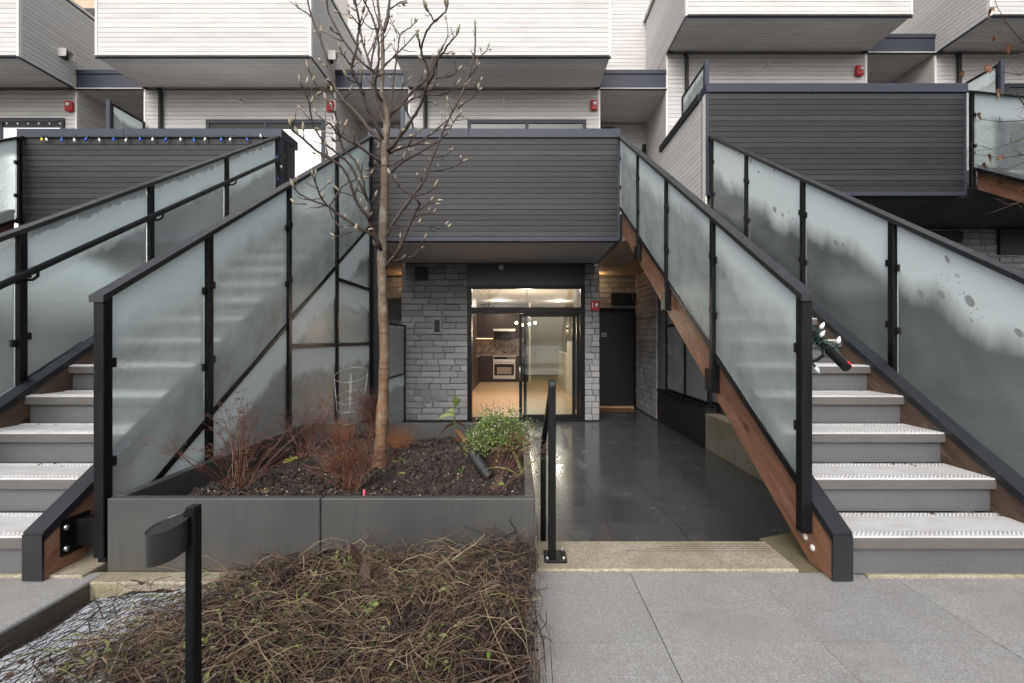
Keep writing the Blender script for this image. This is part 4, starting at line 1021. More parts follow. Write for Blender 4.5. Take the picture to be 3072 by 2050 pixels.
[(-0.608,2.7,1.937,0.0037),(-0.525,2.625,1.935,0.0029),(-0.471,2.57,1.944,0.0021)],
[(-0.596,2.72,1.857,0.0032),(-0.544,2.663,1.869,0.0027),(-0.502,2.62,1.884,0.0021)],
[(-0.853,3.12,2.284,0.0032),(-0.796,3.177,2.353,0.0027),(-0.752,3.22,2.417,0.0021)],
[(-0.811,2.92,2.202,0.0032),(-0.838,2.748,2.136,0.0027),(-0.865,2.62,2.06,0.0021)],
[(-0.807,3.02,2.623,0.0043),(-0.79,3.103,2.71,0.0036),(-0.806,3.165,2.829,0.0028),(-0.773,3.22,2.92,0.0021)],
[(-0.766,2.82,2.414,0.0032),(-0.693,2.72,2.333,0.0021)],
[(-0.995,2.72,2.722,0.0043),(-1.013,2.663,2.737,0.0035),(-1.019,2.62,2.75,0.0027)],
[(-1.156,3.07,2.683,0.0037),(-1.221,3.041,2.691,0.0029),(-1.232,3.02,2.73,0.0021)],
[(-1.169,3.07,2.712,0.0032),(-1.111,3.02,2.73,0.0021)],
[(-1.25,3.12,2.798,0.0043),(-1.318,3.087,2.776,0.0039),(-1.352,3.063,2.786,0.0035),(-1.381,3.041,2.856,0.0031),(-1.39,3.02,2.882,0.0027)],
[(-1.32,3.17,2.975,0.0032),(-1.395,3.22,3.055,0.0021)],
[(-1.395,3.22,3.197,0.0032),(-1.391,3.22,3.258,0.0021)],
[(-1.471,3.24,3.38,0.0043),(-1.514,3.229,3.413,0.0035),(-1.554,3.22,3.43,0.0027)],
[(-1.103,2.82,2.971,0.0032),(-1.107,2.72,2.93,0.0021)],
[(-0.95,2.72,2.613,0.0037),(-0.969,2.663,2.598,0.0029),(-0.981,2.62,2.59,0.0021)],
[(-0.891,2.92,2.872,0.0032),(-0.888,3.035,3.006,0.0027),(-0.886,3.12,3.092,0.0021)],
[(-0.952,3.12,3.217,0.0043),(-1.004,3.12,3.217,0.0032),(-1.057,3.12,3.263,0.0021)],
[(-0.915,2.62,2.898,0.0043),(-0.942,2.62,2.937,0.0032),(-0.97,2.62,2.959,0.0021)],
[(-0.84,2.98,3.247,0.0043),(-0.805,3.06,3.343,0.0032),(-0.762,3.12,3.413,0.0021)],
[(-1.177,2.5,2.189,0.0043),(-1.2,2.483,2.202,0.0037),(-1.233,2.47,2.25,0.0032)],
[(-1.044,2.67,2.263,0.0032),(-1.052,2.62,2.225,0.0021)],
[(-0.91,2.72,1.954,0.0032),(-0.92,2.62,1.944,0.0021)],
[(-0.908,2.82,1.939,0.0032),(-0.884,2.82,1.974,0.0021)],
[(-0.93,2.57,1.898,0.0032),(-0.986,2.52,1.907,0.0021)],
[(-0.683,3.12,2.16,0.0032),(-0.712,3.22,2.248,0.0021)],
[(-0.885,2.9,1.664,0.0037),(-0.884,2.82,1.666,0.0032)]]

tr = thing('magnolia_tree', 'bare young magnolia tree with furry buds growing in the planter', 'tree', (TRUNK[0][0], TRUNK[0][1], .27))
def smooth_path(pts, sub=3):
    P = [Vector(p[:3]) for p in pts]; rr = [p[3] for p in pts]; out = []; ro = []
    for i in range(len(P) - 1):
        p0, p1, p2, p3 = P[max(i - 1, 0)], P[i], P[i + 1], P[min(i + 2, len(P) - 1)]
        for k in range(sub):
            u = k / sub
            out.append(.5 * ((2 * p1) + (p2 - p0) * u + (2 * p0 - 5 * p1 + 4 * p2 - p3) * u * u + (3 * p1 - p0 - 3 * p2 + p3) * u ** 3)); ro.append(rr[i] * (1 - u) + rr[i + 1] * u)
    out.append(P[-1]); ro.append(rr[-1]); return out, ro
rt_ = random.Random(5)
tp = [(p[0], p[1], p[2] if i else .22, p[3]) for i, p in enumerate(TRUNK)]
o_, r_ = smooth_path(tp, 6)
r_ = [r * (.95 + .05 * math.sin(i * .9) + rt_.uniform(-.05, .06)) for i, r in enumerate(r_)]
r_[0] *= 1.25; r_[1] *= 1.12
MB().tube(o_, r_, 14).build('trunk', 'bark', tr, smooth=True)
def bud_mesh(k):
    r = random.Random(k); b = MB()
    b.lathe([(.0015, 0), (.0042, .004), (.0062, .011), (.0055, .019), (.0028, .027), (.0006, .032)], 7)
    for v in range(len(b.v)): b.v[v] = tuple(c * r.uniform(.94, 1.06) for c in b.v[v])
    return b.mesh('bud', 'bud', (0, 0, 0), smooth=True)
BUDS = [bud_mesh(k) for k in range(4)]
nb = 0
def add_bud(par, p, d, s):
    q = Vector((0, 0, 1)).rotation_difference(d.normalized()).to_euler()
    link('bud', rt_.choice(BUDS), par, p, q, (s, s, s * rt_.uniform(.85, 1.25)))
budlist = []
for bi, br in enumerate(BRANCHES):
    P, rr = smooth_path(br, 4)
    b = MB()
    rr = [r * (1.22 + .12 * math.sin(i * 1.9) + rt_.uniform(-.08, .14)) for i, r in enumerate(rr)]
    P = [p + Vector((rt_.gauss(0, .0015), rt_.gauss(0, .0015), rt_.gauss(0, .0015))) if 0 < i < len(P) - 1 else p for i, p in enumerate(P)]
    b.tube(P, rr, 7)
    # short spurs along the branch
    L = len(P); spurs = []
    for i in range(3, L - 1):
        if rt_.random() < .30 and rr[i] < .0105:
            d = (P[i] - P[i - 1]).normalized(); side = d.cross(Vector((rt_.uniform(-1, 1), rt_.uniform(-1, 1), rt_.uniform(-1, 1)))).normalized()
            ln = rt_.choice((.015, .02, .03, .045, .07, .10)) * rt_.uniform(.8, 1.2); e = P[i] + (side * .8 + d * .7 + Vector((0, 0, .25))).normalized() * ln
            b.tube([P[i], (P[i] + e) / 2 + side * ln * .08, e], [rr[i] * .6, rr[i] * .5, .0016], 5); spurs.append((e, (e - P[i])))
    o = b.build('branch', 'twig', tr, smooth=True)
    z_end = P[-1].z
    if z_end < 3.6: add_bud(o, P[-1], P[-1] - P[-2] + Vector((0, 0, .01)), rt_.uniform(1.1, 1.6))
    for e, d in spurs:
        if e.z < 3.4 and rt_.random() < .75: add_bud(o, e, d, rt_.uniform(.6, 1.35))

# ================================================================ shrubs with red stems
def shrub(name, label, cat, base, n, h, spread, lean, mat, headmat, seed, heads=True, rad=.0022, branchy=4, zf=.35):
    r = random.Random(seed); t = thing(name, label, cat, base)
    stems = MB(); hd = MB(); B = Vector(base)
    def head(p, s):
        for _ in range(9):
            d = Vector((r.gauss(0, 1), r.gauss(0, 1), abs(r.gauss(0, .6)))).normalized() * s * r.uniform(.4, 1)
            stems.tube([p, p + d], [.0008, .0005], 3, False)
            q = p + d; e = s * .13
            hd.add([q + Vector(v) * e for v in ((1, 0, 0), (-1, 0, 0), (0, 1, 0), (0, -1, 0), (0, 0, 1), (0, 0, -1))], [(0, 2, 4), (2, 1, 4), (1, 3, 4), (3, 0, 4), (2, 0, 5), (1, 2, 5), (3, 1, 5), (0, 3, 5)])
    for i in range(n):
        a = r.uniform(0, 6.283); k = r.random() ** .6
        d = Vector((math.cos(a) * spread * k + lean[0], math.sin(a) * spread * k + lean[1], h * r.uniform(.55, 1.0) * (1 - zf * k)))
        b0 = B + Vector((r.gauss(0, .022), r.gauss(0, .022), -.01))
        P = [b0 + Vector((d.x * u ** 1.15 + r.gauss(0, .006) * (u > 0), d.y * u ** 1.15 + r.gauss(0, .006) * (u > 0), d.z * (u * 1.2 - .2 * u * u))) for u in (0, .2, .4, .6, .8, 1)]
        rr = rad * r.uniform(.7, 1.3)
        stems.tube(P, [rr, rr * .9, rr * .8, rr * .65, rr * .5, rr * .35], 4, False)
        if heads and r.random() < .7: head(P[-1], .022)
        for _ in range(branchy):
            j = r.randint(2, 4); p = P[j]
            dd = ((P[j + 1] - P[j]).normalized() + Vector((r.gauss(0, .6), r.gauss(0, .6), r.gauss(.1, .3)))).normalized() * r.uniform(.06, .16)
            q = p + dd; mid = p + dd * .5 + Vector((0, 0, .006))
            stems.tube([p, mid, q], [rr * .5, rr * .4, rr * .25], 3, False)
            if heads and r.random() < .55: head(q, .017)
            for _ in range(2):
                w = mid + Vector((r.gauss(0, .03), r.gauss(0, .03), abs(r.gauss(.02, .02)))); stems.tube([mid, w], [rr * .3, rr * .2], 3, False)
    stems.build('stems', mat, t)
    if heads and hd.v: hd.build('seed_heads', headmat, t)
    return t
def zs(x, y): return soil_z(x, y)
shrub('red_stem_shrub', 'leafless red-stemmed shrub with wide dried flower heads at the planter front left', 'shrub', (-1.49, 2.42, zs(-1.49, 2.42)), 34, .56, .40, (-.02, .02, 0), 'red_stem', 'seed_head', 51)
shrub('red_stem_shrub', 'dense red twiggy shrub just left of the magnolia trunk base', 'shrub', (-.87, 2.38, zs(-.87, 2.38)), 46, .36, .22, (-.02, .10, 0), 'red_stem', 'seed_head', 52, heads=False, branchy=6)
shrub('red_stem_shrub', 'sparse red shrub leaning out past the planter at its front right', 'shrub', (-.13, 2.38, zs(-.13, 2.38)), 11, .50, .14, (.17, .06, 0), 'red_stem', 'seed_head', 53, heads=True, branchy=4)
shrub('red_stem_shrub', 'red shrub with brown seed heads behind the front left one, by the glass', 'shrub', (-1.52, 3.25, zs(-1.52, 3.25)), 26, .55, .30, (.03, .02, 0), 'red_stem', 'seed_head', 54)
shrub('red_stem_shrub', 'small red-purple shrub behind the magnolia trunk', 'shrub', (-1.22, 3.75, zs(-1.22, 3.75)), 34, .55, .16, (0, 0, 0), 'red_stem', 'seed_head', 55, branchy=6)
shrub('dry_tuft', 'short orange-brown cut-back tuft right of the magnolia trunk', 'shrub', (-.88, 3.42, zs(-.88, 3.42)), 120, .17, .12, (0, 0, 0), 'orange_stem', 'seed_head', 56, heads=False, rad=.0013, branchy=1)
shrub('dry_tuft', 'rust-coloured dead tuft near the back left of the planter', 'shrub', (-1.38, 3.55, zs(-1.38, 3.55)), 90, .24, .16, (0, 0, 0), 'orange_stem', 'seed_head', 57, heads=False, rad=.0014, branchy=1)

# ================================================================ potted green shrub
pp = Vector((-.115, 2.80, .245))
pt = thing('potted_plant', 'rounded green shrub in a ribbed brown pot at the planter corner', 'potted plant', pp)
b = MB(); n = 56
for r0, z in ((.105, 0), (.112, .10), (.122, .185), (.128, .188), (.128, .205), (.112, .205), (.108, .18)):
    for k in range(n):
        a = 2 * math.pi * k / n; rr = r0 * (1 - (.03 if k % 4 == 0 else 0) * (z < .18))
        b.v.append((pp.x + rr * math.cos(a), pp.y + rr * math.sin(a), pp.z + z))
for i in range(6):
    for k in range(n): b.f.append((i * n + k, i * n + (k + 1) % n, (i + 1) * n + (k + 1) % n, (i + 1) * n + k))
b.f.append(tuple(range(6 * n, 7 * n)))
b.build('pot', 'pot_brown', pt, smooth=True)
r = random.Random(61)
def leaf_quad(b, p, d, w, r):
    d = d.normalized(); s_ = d.cross(Vector((r.gauss(0, 1), r.gauss(0, 1), r.gauss(0, 1)))).normalized()
    L = w * 1.6
    b.add([p, p + d * L * .5 + s_ * w * .5, p + d * L, p + d * L * .5 - s_ * w * .5], [(0, 1, 2, 3)])
fol = MB(); fol2 = MB(); stm = MB(); flk = MB()
for i in range(260):
    a = r.uniform(0, 6.283); e = math.acos(r.uniform(-.15, 1)); rad = r.uniform(.55, 1.0) * (1 + .16 * math.sin(3 * a + 2 * e) + .10 * math.sin(5 * a - 4 * e + 1))
    c = pp + Vector((math.sin(e) * math.cos(a) * .205, math.sin(e) * math.sin(a) * .205, .20 + math.cos(e) * .215)) 
    tip = pp + Vector((0, 0, .18)) + (c - pp - Vector((0, 0, .18))) * rad
    stm.tube([pp + Vector((r.gauss(0, .04), r.gauss(0, .04), .19)), tip], [.0018, .001], 3, False)
    for _ in range(17):
        q = tip + Vector((r.gauss(0, .022), r.gauss(0, .022), r.gauss(0, .020)))
        leaf_quad(fol2 if r.random() < .5 else fol, q, Vector((r.gauss(0, 1), r.gauss(0, 1), r.gauss(.7, .6))), r.uniform(.006, .012), r)
    if r.random() < .22:
        for _ in range(3): leaf_quad(flk, tip + Vector((r.gauss(0, .012), r.gauss(0, .012), .012)), Vector((r.gauss(0, 1), r.gauss(0, 1), .5)), .006, r)
fo = fol.build('foliage', 'green_leaf', pt); fol2.build('pale_foliage', 'sedum_leaf', pt); stm.build('stems', 'dry_vine', pt); flk.build('flowers', 'white_fleck', pt)
hd = MB()
for i in range(60):
    a = r.uniform(0, 6.283); e = math.acos(r.uniform(.2, 1)); c = pp + Vector((math.sin(e) * math.cos(a) * .2, math.sin(e) * math.sin(a) * .2, .21 + math.cos(e) * .215))
    t2 = c + Vector((r.gauss(0, .01), r.gauss(0, .01), r.uniform(.015, .05)))
    hd.tube([c, t2], [.001, .0008], 3, False); leaf_quad(hd, t2, Vector((r.gauss(0, 1), r.gauss(0, 1), .8)), .006, r)
hd.build('dried_flowers', 'seed_head', pt)

# ================================================================ small things in the planter
def spotlight():
    t = thing('garden_spotlight', 'black tubular garden spotlight leaning beside the brown pot', 'spotlight', (-.24, 2.66, .27))
    a = Vector((-.275, 2.72, .415)); b_ = Vector((-.165, 2.62, .295)); d = (b_ - a)
    MB().lathe([(.030, 0), (.034, .002), (.034, d.length * .7), (.031, d.length * .72), (.031, d.length), (.02, d.length + .004)], 18, a, d).build('housing', 'black_matte', t, smooth=False)
    MB().lathe([(.026, 0), (.026, .002)], 16, a - d.normalized() * .002, d).build('lens', 'oven_glass', t)
    MB().tube([b_ - d * .3, Vector((-.20, 2.655, .22))], .008, 8).build('stake', 'black_matte', t)
spotlight()
def leafblade(b, p, d, L, w, droop, r):
    d = d.normalized(); side = d.cross(Vector((0, 0, 1)))
    side = side.normalized() if side.length > .01 else Vector((1, 0, 0))
    ra = r.uniform(.3, 1.2) * r.choice((-1, 1)); side = side * math.cos(ra) + d.cross(side) * math.sin(ra)
    pr = None
    for i in range(6):
        u = i / 5; c = p + d * L * u + Vector((0, 0, -droop * L * u * u)); ww = w * math.sin(math.pi * min(.98, max(.06, u)) ** .8)
        a, e = len(b.v), 0
        b.v += [tuple(c - side * ww + Vector((0, 0, .15 * ww))), tuple(c), tuple(c + side * ww + Vector((0, 0, .15 * ww)))]
        if pr is not None: b.f += [(pr, a, a + 1, pr + 1), (pr + 1, a + 1, a + 2, pr + 2)]
        pr = a
def sapling():
    x, y = -.485, 3.50; z = soil_z(x, y); r = random.Random(71)
    t = thing('sapling', 'upright seedling with drooping yellow-green and rusty leaves behind the soil', 'plant', (x, y, z))
    MB().tube([(x, y, z - .02), (x + .01, y, z + .12), (x - .01, y, z + .22), (x, y, z + .36)], [.005, .004, .0035, .002], 6).build('stem', 'green_leaf', t, smooth=True)
    for (dx, dz, zz_, L, dr, mt) in ((-1, .35, .24, .17, .7, 'pale_leaf'), (.5, 1.0, .30, .12, .2, 'pale_leaf'), (.1, 1, .30, .13, .1, 'green_leaf'), (-1, .2, .17, .14, 1.3, 'rust_leaf'), (1, .2, .18, .13, 1.2, 'rust_leaf'), (.6, -.3, .13, .16, .9, 'rust_leaf'), (-.4, .4, .26, .12, .9, 'pale_leaf'), (.8, -.8, .08, .12, .3, 'rust_leaf')):
        b = MB(); leafblade(b, Vector((x, y, z + zz_)), Vector((dx, r.uniform(-.4, .2), dz)), L * .85, .020, dr * .8, r); b.build('leaf', mt, t, smooth=True)
sapling()
def sprout(label, x, y, n, L, mt, seed, w=.007, up=.6):
    r = random.Random(seed); z = soil_z(x, y); t = thing('sprout', label, 'plant', (x, y, z))
    for i in range(n):
        a = r.uniform(0, 6.283); b = MB()
        leafblade(b, Vector((x + r.gauss(0, .01), y + r.gauss(0, .01), z - .004)), Vector((math.cos(a), math.sin(a), up * r.uniform(.4, 1.6))), L * r.uniform(.6, 1), w, .5, r); b.build('leaf', mt, t, smooth=True)
sprout('bright green low sprout in the middle of the soil', -.79, 3.02, 11, .085, 'green_leaf', 81)
sprout('small yellow-green sprout near the soil front', -1.30, 2.36, 7, .07, 'yellow_leaf', 82)
sprout('yellow-green leaf clump at the back left of the planter', -1.62, 3.30, 14, .10, 'yellow_leaf', 83, .016, 1.2)
sprout('pale yellow sprout left of the magnolia trunk', -1.18, 3.05, 12, .075, 'yellow_leaf', 84, .013, .9)
sprout('tiny green seedling beside the spotlight', -.33, 2.72, 5, .10, 'green_leaf', 85, .006, 2.2)
sprout('low leafy weeds at the foot of the brown pot', -.10, 2.55, 16, .06, 'pale_leaf', 86, .011, .8)
sprout('small curled weed right of the trunk foot', -.72, 2.80, 6, .05, 'pale_leaf', 87, .010, .8)
sprout('dark green broad leaf under the yellow clump', -1.50, 3.02, 5, .09, 'green_leaf', 88, .022, .5)
sprout('long arching grass blades rising beside the step handrail', .02, 2.62, 6, .34, 'pale_leaf', 89, .004, 2.0)
MB().tube([(-.755, 2.235, .25), (-.755, 2.235, .352)], .006, 6).build('plant_tag', 'pink_tag'); tag(bpy.data.objects['plant_tag'], 'small pink plant tag standing at the planter front rim', 'tag')
# wire plant cage
def cage():
    cx, cy, z0 = -1.43, 3.86, soil_z(-1.43, 3.86) - .03
    t = thing('plant_cage', 'pale wire tomato cage at the back of the planter', 'plant cage', (cx, cy, z0))
    tilt = lambda z: (cx + .03 * (z - z0), cy)
    for z, rr in ((.79, .135), (.60, .115), (.53, .11), (.42, .095)):
        c = tilt(z); MB().tube([(c[0] + rr * math.cos(a * .314), c[1] + rr * math.sin(a * .314), z + .40 * rr * math.sin(a * .314)) for a in range(21)], .0028, 5).build('ring', 'wire_pale', t, smooth=True)
    for a in (.4, 1.97, 3.5, 5.1):
        MB().tube([(cx + .075 * math.cos(a), cy + .075 * math.sin(a), z0), (cx + .03 * .5 + .135 * math.cos(a), cy + .135 * math.sin(a), .80)], .0028, 5).build('wire', 'wire_pale', t, smooth=True)
cage()

# ================================================================ path light in the low bed
def bollard():
    x, y = -.862, 1.20
    t = thing('path_light', 'black garden path light with slanted round head in the front bed', 'path light', (x, y, -.1))
    MB().box(x - .005, x + .020, y - .016, y + .016, -.35, .652).build('post', 'black_metal', t, bevel=.003)
    c = Vector((x - .034, y - .034, .0)); n = 48; b = MB(); rx, ry = .045, .045
    def zt_(px_, py_): return .606 + (px_ - (c.x - rx)) * .22 + (py_ - c.y) * .20
    ring = [(c.x + rx * math.cos(2 * math.pi * k / n), c.y + ry * math.sin(2 * math.pi * k / n)) for k in range(n)]
    lo = [(p[0], p[1], zt_(p[0], p[1]) - .078) for p in ring]; hi = [(p[0], p[1], zt_(p[0], p[1])) for p in ring]
    b.add(lo + hi, [(i, (i + 1) % n, (i + 1) % n + n, i + n) for i in range(n)] + [tuple(range(n, 2 * n)), tuple(reversed(range(n)))])
    hd = b.build('lamp_head', 'path_light_black', t)
    rim = MB(); rim.tube([(p[0], p[1], zt_(p[0], p[1]) + .0005) for p in ring] + [(ring[0][0], ring[0][1], zt_(ring[0][0], ring[0][1]) + .0005)], .0022, 5, False); rim.build('rim', 'path_light_black', hd)
    MB().box(x - .012, x - .0052, y - .010, y + .010, .56, .64).build('head_bracket', 'black_metal', t)
material('path_light_black', lambda t: t.pbr(t.mix(t.noise(t.pos(), 14, 4), (0.010, .0098, .0096), (0.019, .0185, .018)), .34))
bollard()

# ================================================================ dried ground cover in the low bed
def mound(x, y):
    """height of the tangle's top"""
    fx = max(0, min(1, (x + 1.55) / .75)); fy = max(0, min(1, (y - .7) / 1.0))
    b = .16 * fx * (.75 + .25 * math.sin(x * 4.2 + 1.5)) * (.55 + .45 * fy)
    b *= .8 + .3 * math.sin(x * 7.5 + y * 3) * .5
    return max(bed_h(x, y) + .012, -.11 + b + (.12 + .045 * math.sin(5.2 * x + 1.2)) * fx * fy)
def flow(x, y): return 1.9 * math.sin(2.3 * x + 1.1 * y + .6) + 1.4 * math.sin(3.7 * y - 2.2 * x) + 1.1 * math.sin(5.9 * x + 4.1 * y)
def clump(x, y): return .5 + .5 * math.sin(6.3 * x + 2.0 * math.sin(4 * y)) * math.sin(5.1 * y + 1.7 * math.sin(3 * x) + 1)
def tangle(name, mat, label, n, seed, rad, lmin, lmax, lift, xr=(-1.80, .03), yr=(.75, 2.12), dens=None, wild=.7, cl=0.0):
    r = random.Random(seed); b = MB(); k = 0
    while k < n:
        x = r.uniform(*xr); y = r.uniform(*yr)
        if dens and r.random() > dens(x, y): continue
        if cl and r.random() > (1 - cl) + cl * clump(x, y): continue
        k += 1
        a = flow(x, y) + r.gauss(0, wild) + r.choice((0, math.pi)); L = r.uniform(lmin, lmax) * (1.5 if r.random() < .1 else 1); cur = r.gauss(0, 1.8); dip = r.uniform(.2, 1.0)
        xm = .04 + abs(r.gauss(0, .03))
        top = mound(x, y) + .025 * clump(x * 2, y * 2); bot = bed_h(x, y); z = bot + (top - bot) * r.random() ** .55; P = []; seg = 6
        sl = r.gauss(0, .3)
        for i in range(seg):
            u = i / (seg - 1)
            P.append((x, y, max(.004 if x > .03 else -1, z + lift * L * math.sin(u * math.pi) * dip + sl * L * (u - .5) + r.gauss(0, .004))))
            x += math.cos(a) * L / seg; y += math.sin(a) * L / seg; a += cur / seg + r.gauss(0, .28)
            x = max(-1.88, min(xm, x)); y = min(2.145, y)
            tz = mound(min(x, .02), y); z = min(z, tz + .02) if tz > z - .02 else tz
        q = rad * r.choice((.6, .8, .8, 1, 1, 1.2, 1.7))
        b.tube(P, [q, q, q, q * .9, q * .75, q * .45], 3, False)
    o = b.build(name, mat); tag(o, label, 'ground cover', kind='stuff'); return o
dl = lambda x, y: .05 + .95 * max(0, min(1, (x + 1.62 - .25 * (y - 1.5)) / .5))
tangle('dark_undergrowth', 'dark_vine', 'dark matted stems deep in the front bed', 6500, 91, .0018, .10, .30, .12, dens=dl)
tangle('dried_vines', 'dry_vine', 'tangle of dried brown vines in the front bed', 6200, 92, .0013, .10, .34, .22, dens=dl, cl=.5)
tangle('pale_vines', 'tan_vine', 'pale dry stalks over the brown tangle', 2000, 93, .0012, .10, .34, .26, cl=.9, wild=.5, dens=lambda x, y: max(0, min(1, (x + 1.5) / .7)))
tangle('green_runners', 'pale_leaf', 'a few green runners among the dried vines', 260, 94, .0014, .10, .34, .30, xr=(-1.6, -.05), cl=.8)
tangle('woody_stems', 'twig', 'thicker woody stems crossing the vine tangle', 40, 98, .0024, .25, .5, .10, dens=dl, wild=.4)
r = random.Random(95); gl = MB(); gl2 = MB(); dlv = MB()
for i in range(620):
    cl = r.choice([(-1.28, 1.62), (-.92, 1.66), (-.80, 1.35), (-.35, 1.9), (-1.05, 1.5), (-1.45, 1.45), (-.5, 1.3), (-.25, 1.45), (-.75, 2.0), (-1.15, 1.75), (-.6, 1.6)])
    x = max(-1.8, min(.0, cl[0] + r.gauss(0, .085))); y = min(2.12, cl[1] + r.gauss(0, .085)); z = mound(x, y) + r.uniform(.0, .035)
    leafblade(gl if r.random() < .45 else gl2, Vector((x, y, z)), Vector((r.gauss(0, 1), r.gauss(0, 1), r.gauss(.3, .4))), r.uniform(.018, .045), r.uniform(.004, .010), .5, r)
for i in range(520):
    x = r.uniform(-1.75, .02); y = r.uniform(.9, 2.1); z = mound(x, y) + r.uniform(-.03, .03)
    leafblade(dlv, Vector((x, y, z)), Vector((r.gauss(0, 1), r.gauss(0, 1), r.gauss(.2, .5))), r.uniform(.02, .06), r.uniform(.006, .016), .8, r)
tag(gl.build('weed_leaves', 'green_leaf'), 'small green weed leaves among the dried vines', 'weeds', kind='stuff')
tag(gl2.build('pale_weed_leaves', 'pale_leaf'), 'pale yellow-green weed leaves among the dried vines', 'weeds', kind='stuff')
tag(dlv.build('dry_leaf_litter', 'dead_leaf'), 'crumpled dry leaves in the vine tangle', 'leaf litter', kind='stuff')
# taller stalks standing against the planter
r = random.Random(96); b = MB()
for i in range(46):
    x = r.uniform(-1.2, -.02); y = r.uniform(1.85, 2.10); z = mound(x, y) - .02; L = r.uniform(.10, .30) * (1.25 if -.8 < x < -.3 else .8); a = r.uniform(-.9, .9)
    P = [(x, y, z), (x + L * math.sin(a) * .4, y - .01, z + L * .45 * math.cos(a)), (x + L * math.sin(a) * .8, y - .015, z + L * .75 * math.cos(a)), (x + L * math.sin(a) * 1.1, y - .02, z + L * .9 * math.cos(a))]
    b.tube(P, [.0018, .0015, .0012, .0007], 3, False)
    for _ in range(r.randint(0, 2)): q = Vector(P[2]); b.tube([q, q + Vector((r.gauss(0, .04), -.005, r.uniform(.01, .05)))], [.0009, .0006], 3, False)
tag(b.build('upright_stalks', 'dry_vine'), 'thin dead stalks standing against the grey planter', 'stalks', kind='stuff')
# crumpled big dead leaf
for k, (x, y, z, L, w) in enumerate(((-.74, 2.04, .17, .13, .035), (-.66, 1.96, .13, .12, .026))):
    bb = MB(); leafblade(bb, Vector((x, y, z)), Vector((.5 - k * .3, -.6, -.35)), L, w, .3, r)
    tag(bb.build('dead_leaf', 'dead_leaf', smooth=True), ('large curled purple-brown leaf lying near the planter wall', 'pinkish dead leaf hanging below the curled one')[k], 'leaf')
# white ground fabric under a dark wire mesh along the kerb
mb = MB(); nx, ny = 26, 60
def fab_z(x, y): return max(bed_h(x, y) + .010, -.050 + .05 * math.sin(max(0, min(1, (x + 1.86) / .9)) * 2.2) - .01 + .006 * math.sin(x * 31 + y * 17))
for j in range(ny + 1):
    for i in range(nx + 1):
        y = .45 + 1.56 * j / ny; x = -1.85 + (.62 + .16 * math.sin(y * 5)) * i / nx; mb.v.append((x, y, fab_z(x, y)))
for j in range(ny):
    for i in range(nx): a = j * (nx + 1) + i; mb.f.append((a, a + 1, a + nx + 2, a + nx + 1))
tag(mb.build('ground_fabric', 'membrane_white', smooth=True), 'wet white ground fabric along the kerb of the front bed', 'fabric', kind='stuff')
r = random.Random(97); net = MB(); cw = .026; pts = {}
def npnt(i, j):
    if (i, j) not in pts:
        x = -1.86 + i * cw * .5 + r.gauss(0, .005); y = .45 + j * cw * .9 + r.gauss(0, .005); pts[i, j] = (x, y, fab_z(x, y) + .006 + abs(r.gauss(0, .004)))
    return pts[i, j]
for j in range(66):
    for i in range(52):
        if (i + j) % 2: continue
        for di, dj in ((1, 1), (-1, 1), (2, 0)):
            if (dj == 0 and j % 2 == 0) or not (0 <= i + di < 54): continue
            if r.random() < .93: net.tube([npnt(i, j), npnt(i + di, j + dj)], .0014, 3, False)
tag(net.build('wire_mesh', 'dark_vine'), 'dark wire netting stretched over the white fabric at the kerb', 'netting', kind='stuff')

# ================================================================ fixtures on the walls
def alarm(label, x, y, z, w, h):
    t = thing('fire_alarm', label, 'fire alarm', (x, y, z), 'red fire alarm strobes')
    box('body', 'alarm_red', t, x - w / 2, x + w / 2, y - .055, y, z - h / 2, z + h / 2, bevel=.012)
    MB().lathe([(.034, 0), (.033, .02), (.02, .034), (.004, .04)], 14, (x + w * .08, y - .055, z + h * .10), (0, -1, 0)).build('strobe_lens', 'lens_clear', t, smooth=True)
    box('horn_grille', 'alarm_red', t, x - w * .3, x + w * .3, y - .060, y - .0555, z - h * .40, z - h * .18)
alarm('red fire alarm strobe on the far left white wall', -8.04, DW - .012, 5.26, .135, .175)
alarm('red fire alarm strobe behind the upper magnolia twigs', -3.36, DW - .012, 5.26, .125, .175)
alarm('red fire alarm strobe above the middle dark balcony', 1.36, DW - .012, 5.28, .125, .175)
alarm('red fire alarm strobe above the raised right parapet', 6.12, DW - .012, 5.90, .135, .185)
al = thing('fire_alarm', 'red fire alarm strobe on the stone pier beside the entrance door', 'fire alarm', (1.36, YW - .04, 1.68), 'red fire alarm strobes')
box('back_box', 'plastic_grey', al, 1.275, 1.445, YW - .062, YW - .036, 1.585, 1.775, bevel=.004)
box('body', 'alarm_red', al, 1.285, 1.435, YW - .095, YW - .0625, 1.595, 1.765, bevel=.008)
MB().lathe([(.032, 0), (.03, .016), (.01, .024)], 12, (1.385, YW - .095, 1.69), (0, -1, 0)).build('strobe_lens', 'lens_clear', al, smooth=True)
box('lettering_bar', 'lens_clear', al, 1.305, 1.318, YW - .0975, YW - .0955, 1.64, 1.73)
def sprinkler(label, x, y, z):
    t = thing('sprinkler', label, 'sprinkler', (x, y, z), 'wall sprinklers under the balconies')
    MB().lathe([(.035, 0), (.03, .008), (.012, .012), (.012, .05), (.006, .055)], 12, (x, y, z), (0, -1, 0)).build('escutcheon', 'steel_brushed', t)
    MB().tube([(x - .02, y - .05, z + .012), (x - .01, y - .085, z + .004), (x, y - .095, z - .004), (x + .012, y - .08, z - .002), (x + .018, y - .05, z + .01)], .004, 5).build('yoke', 'steel_brushed', t)
    box('deflector', 'steel_brushed', t, x - .02, x + .02, y - .105, y - .102, z - .025, z + .01)
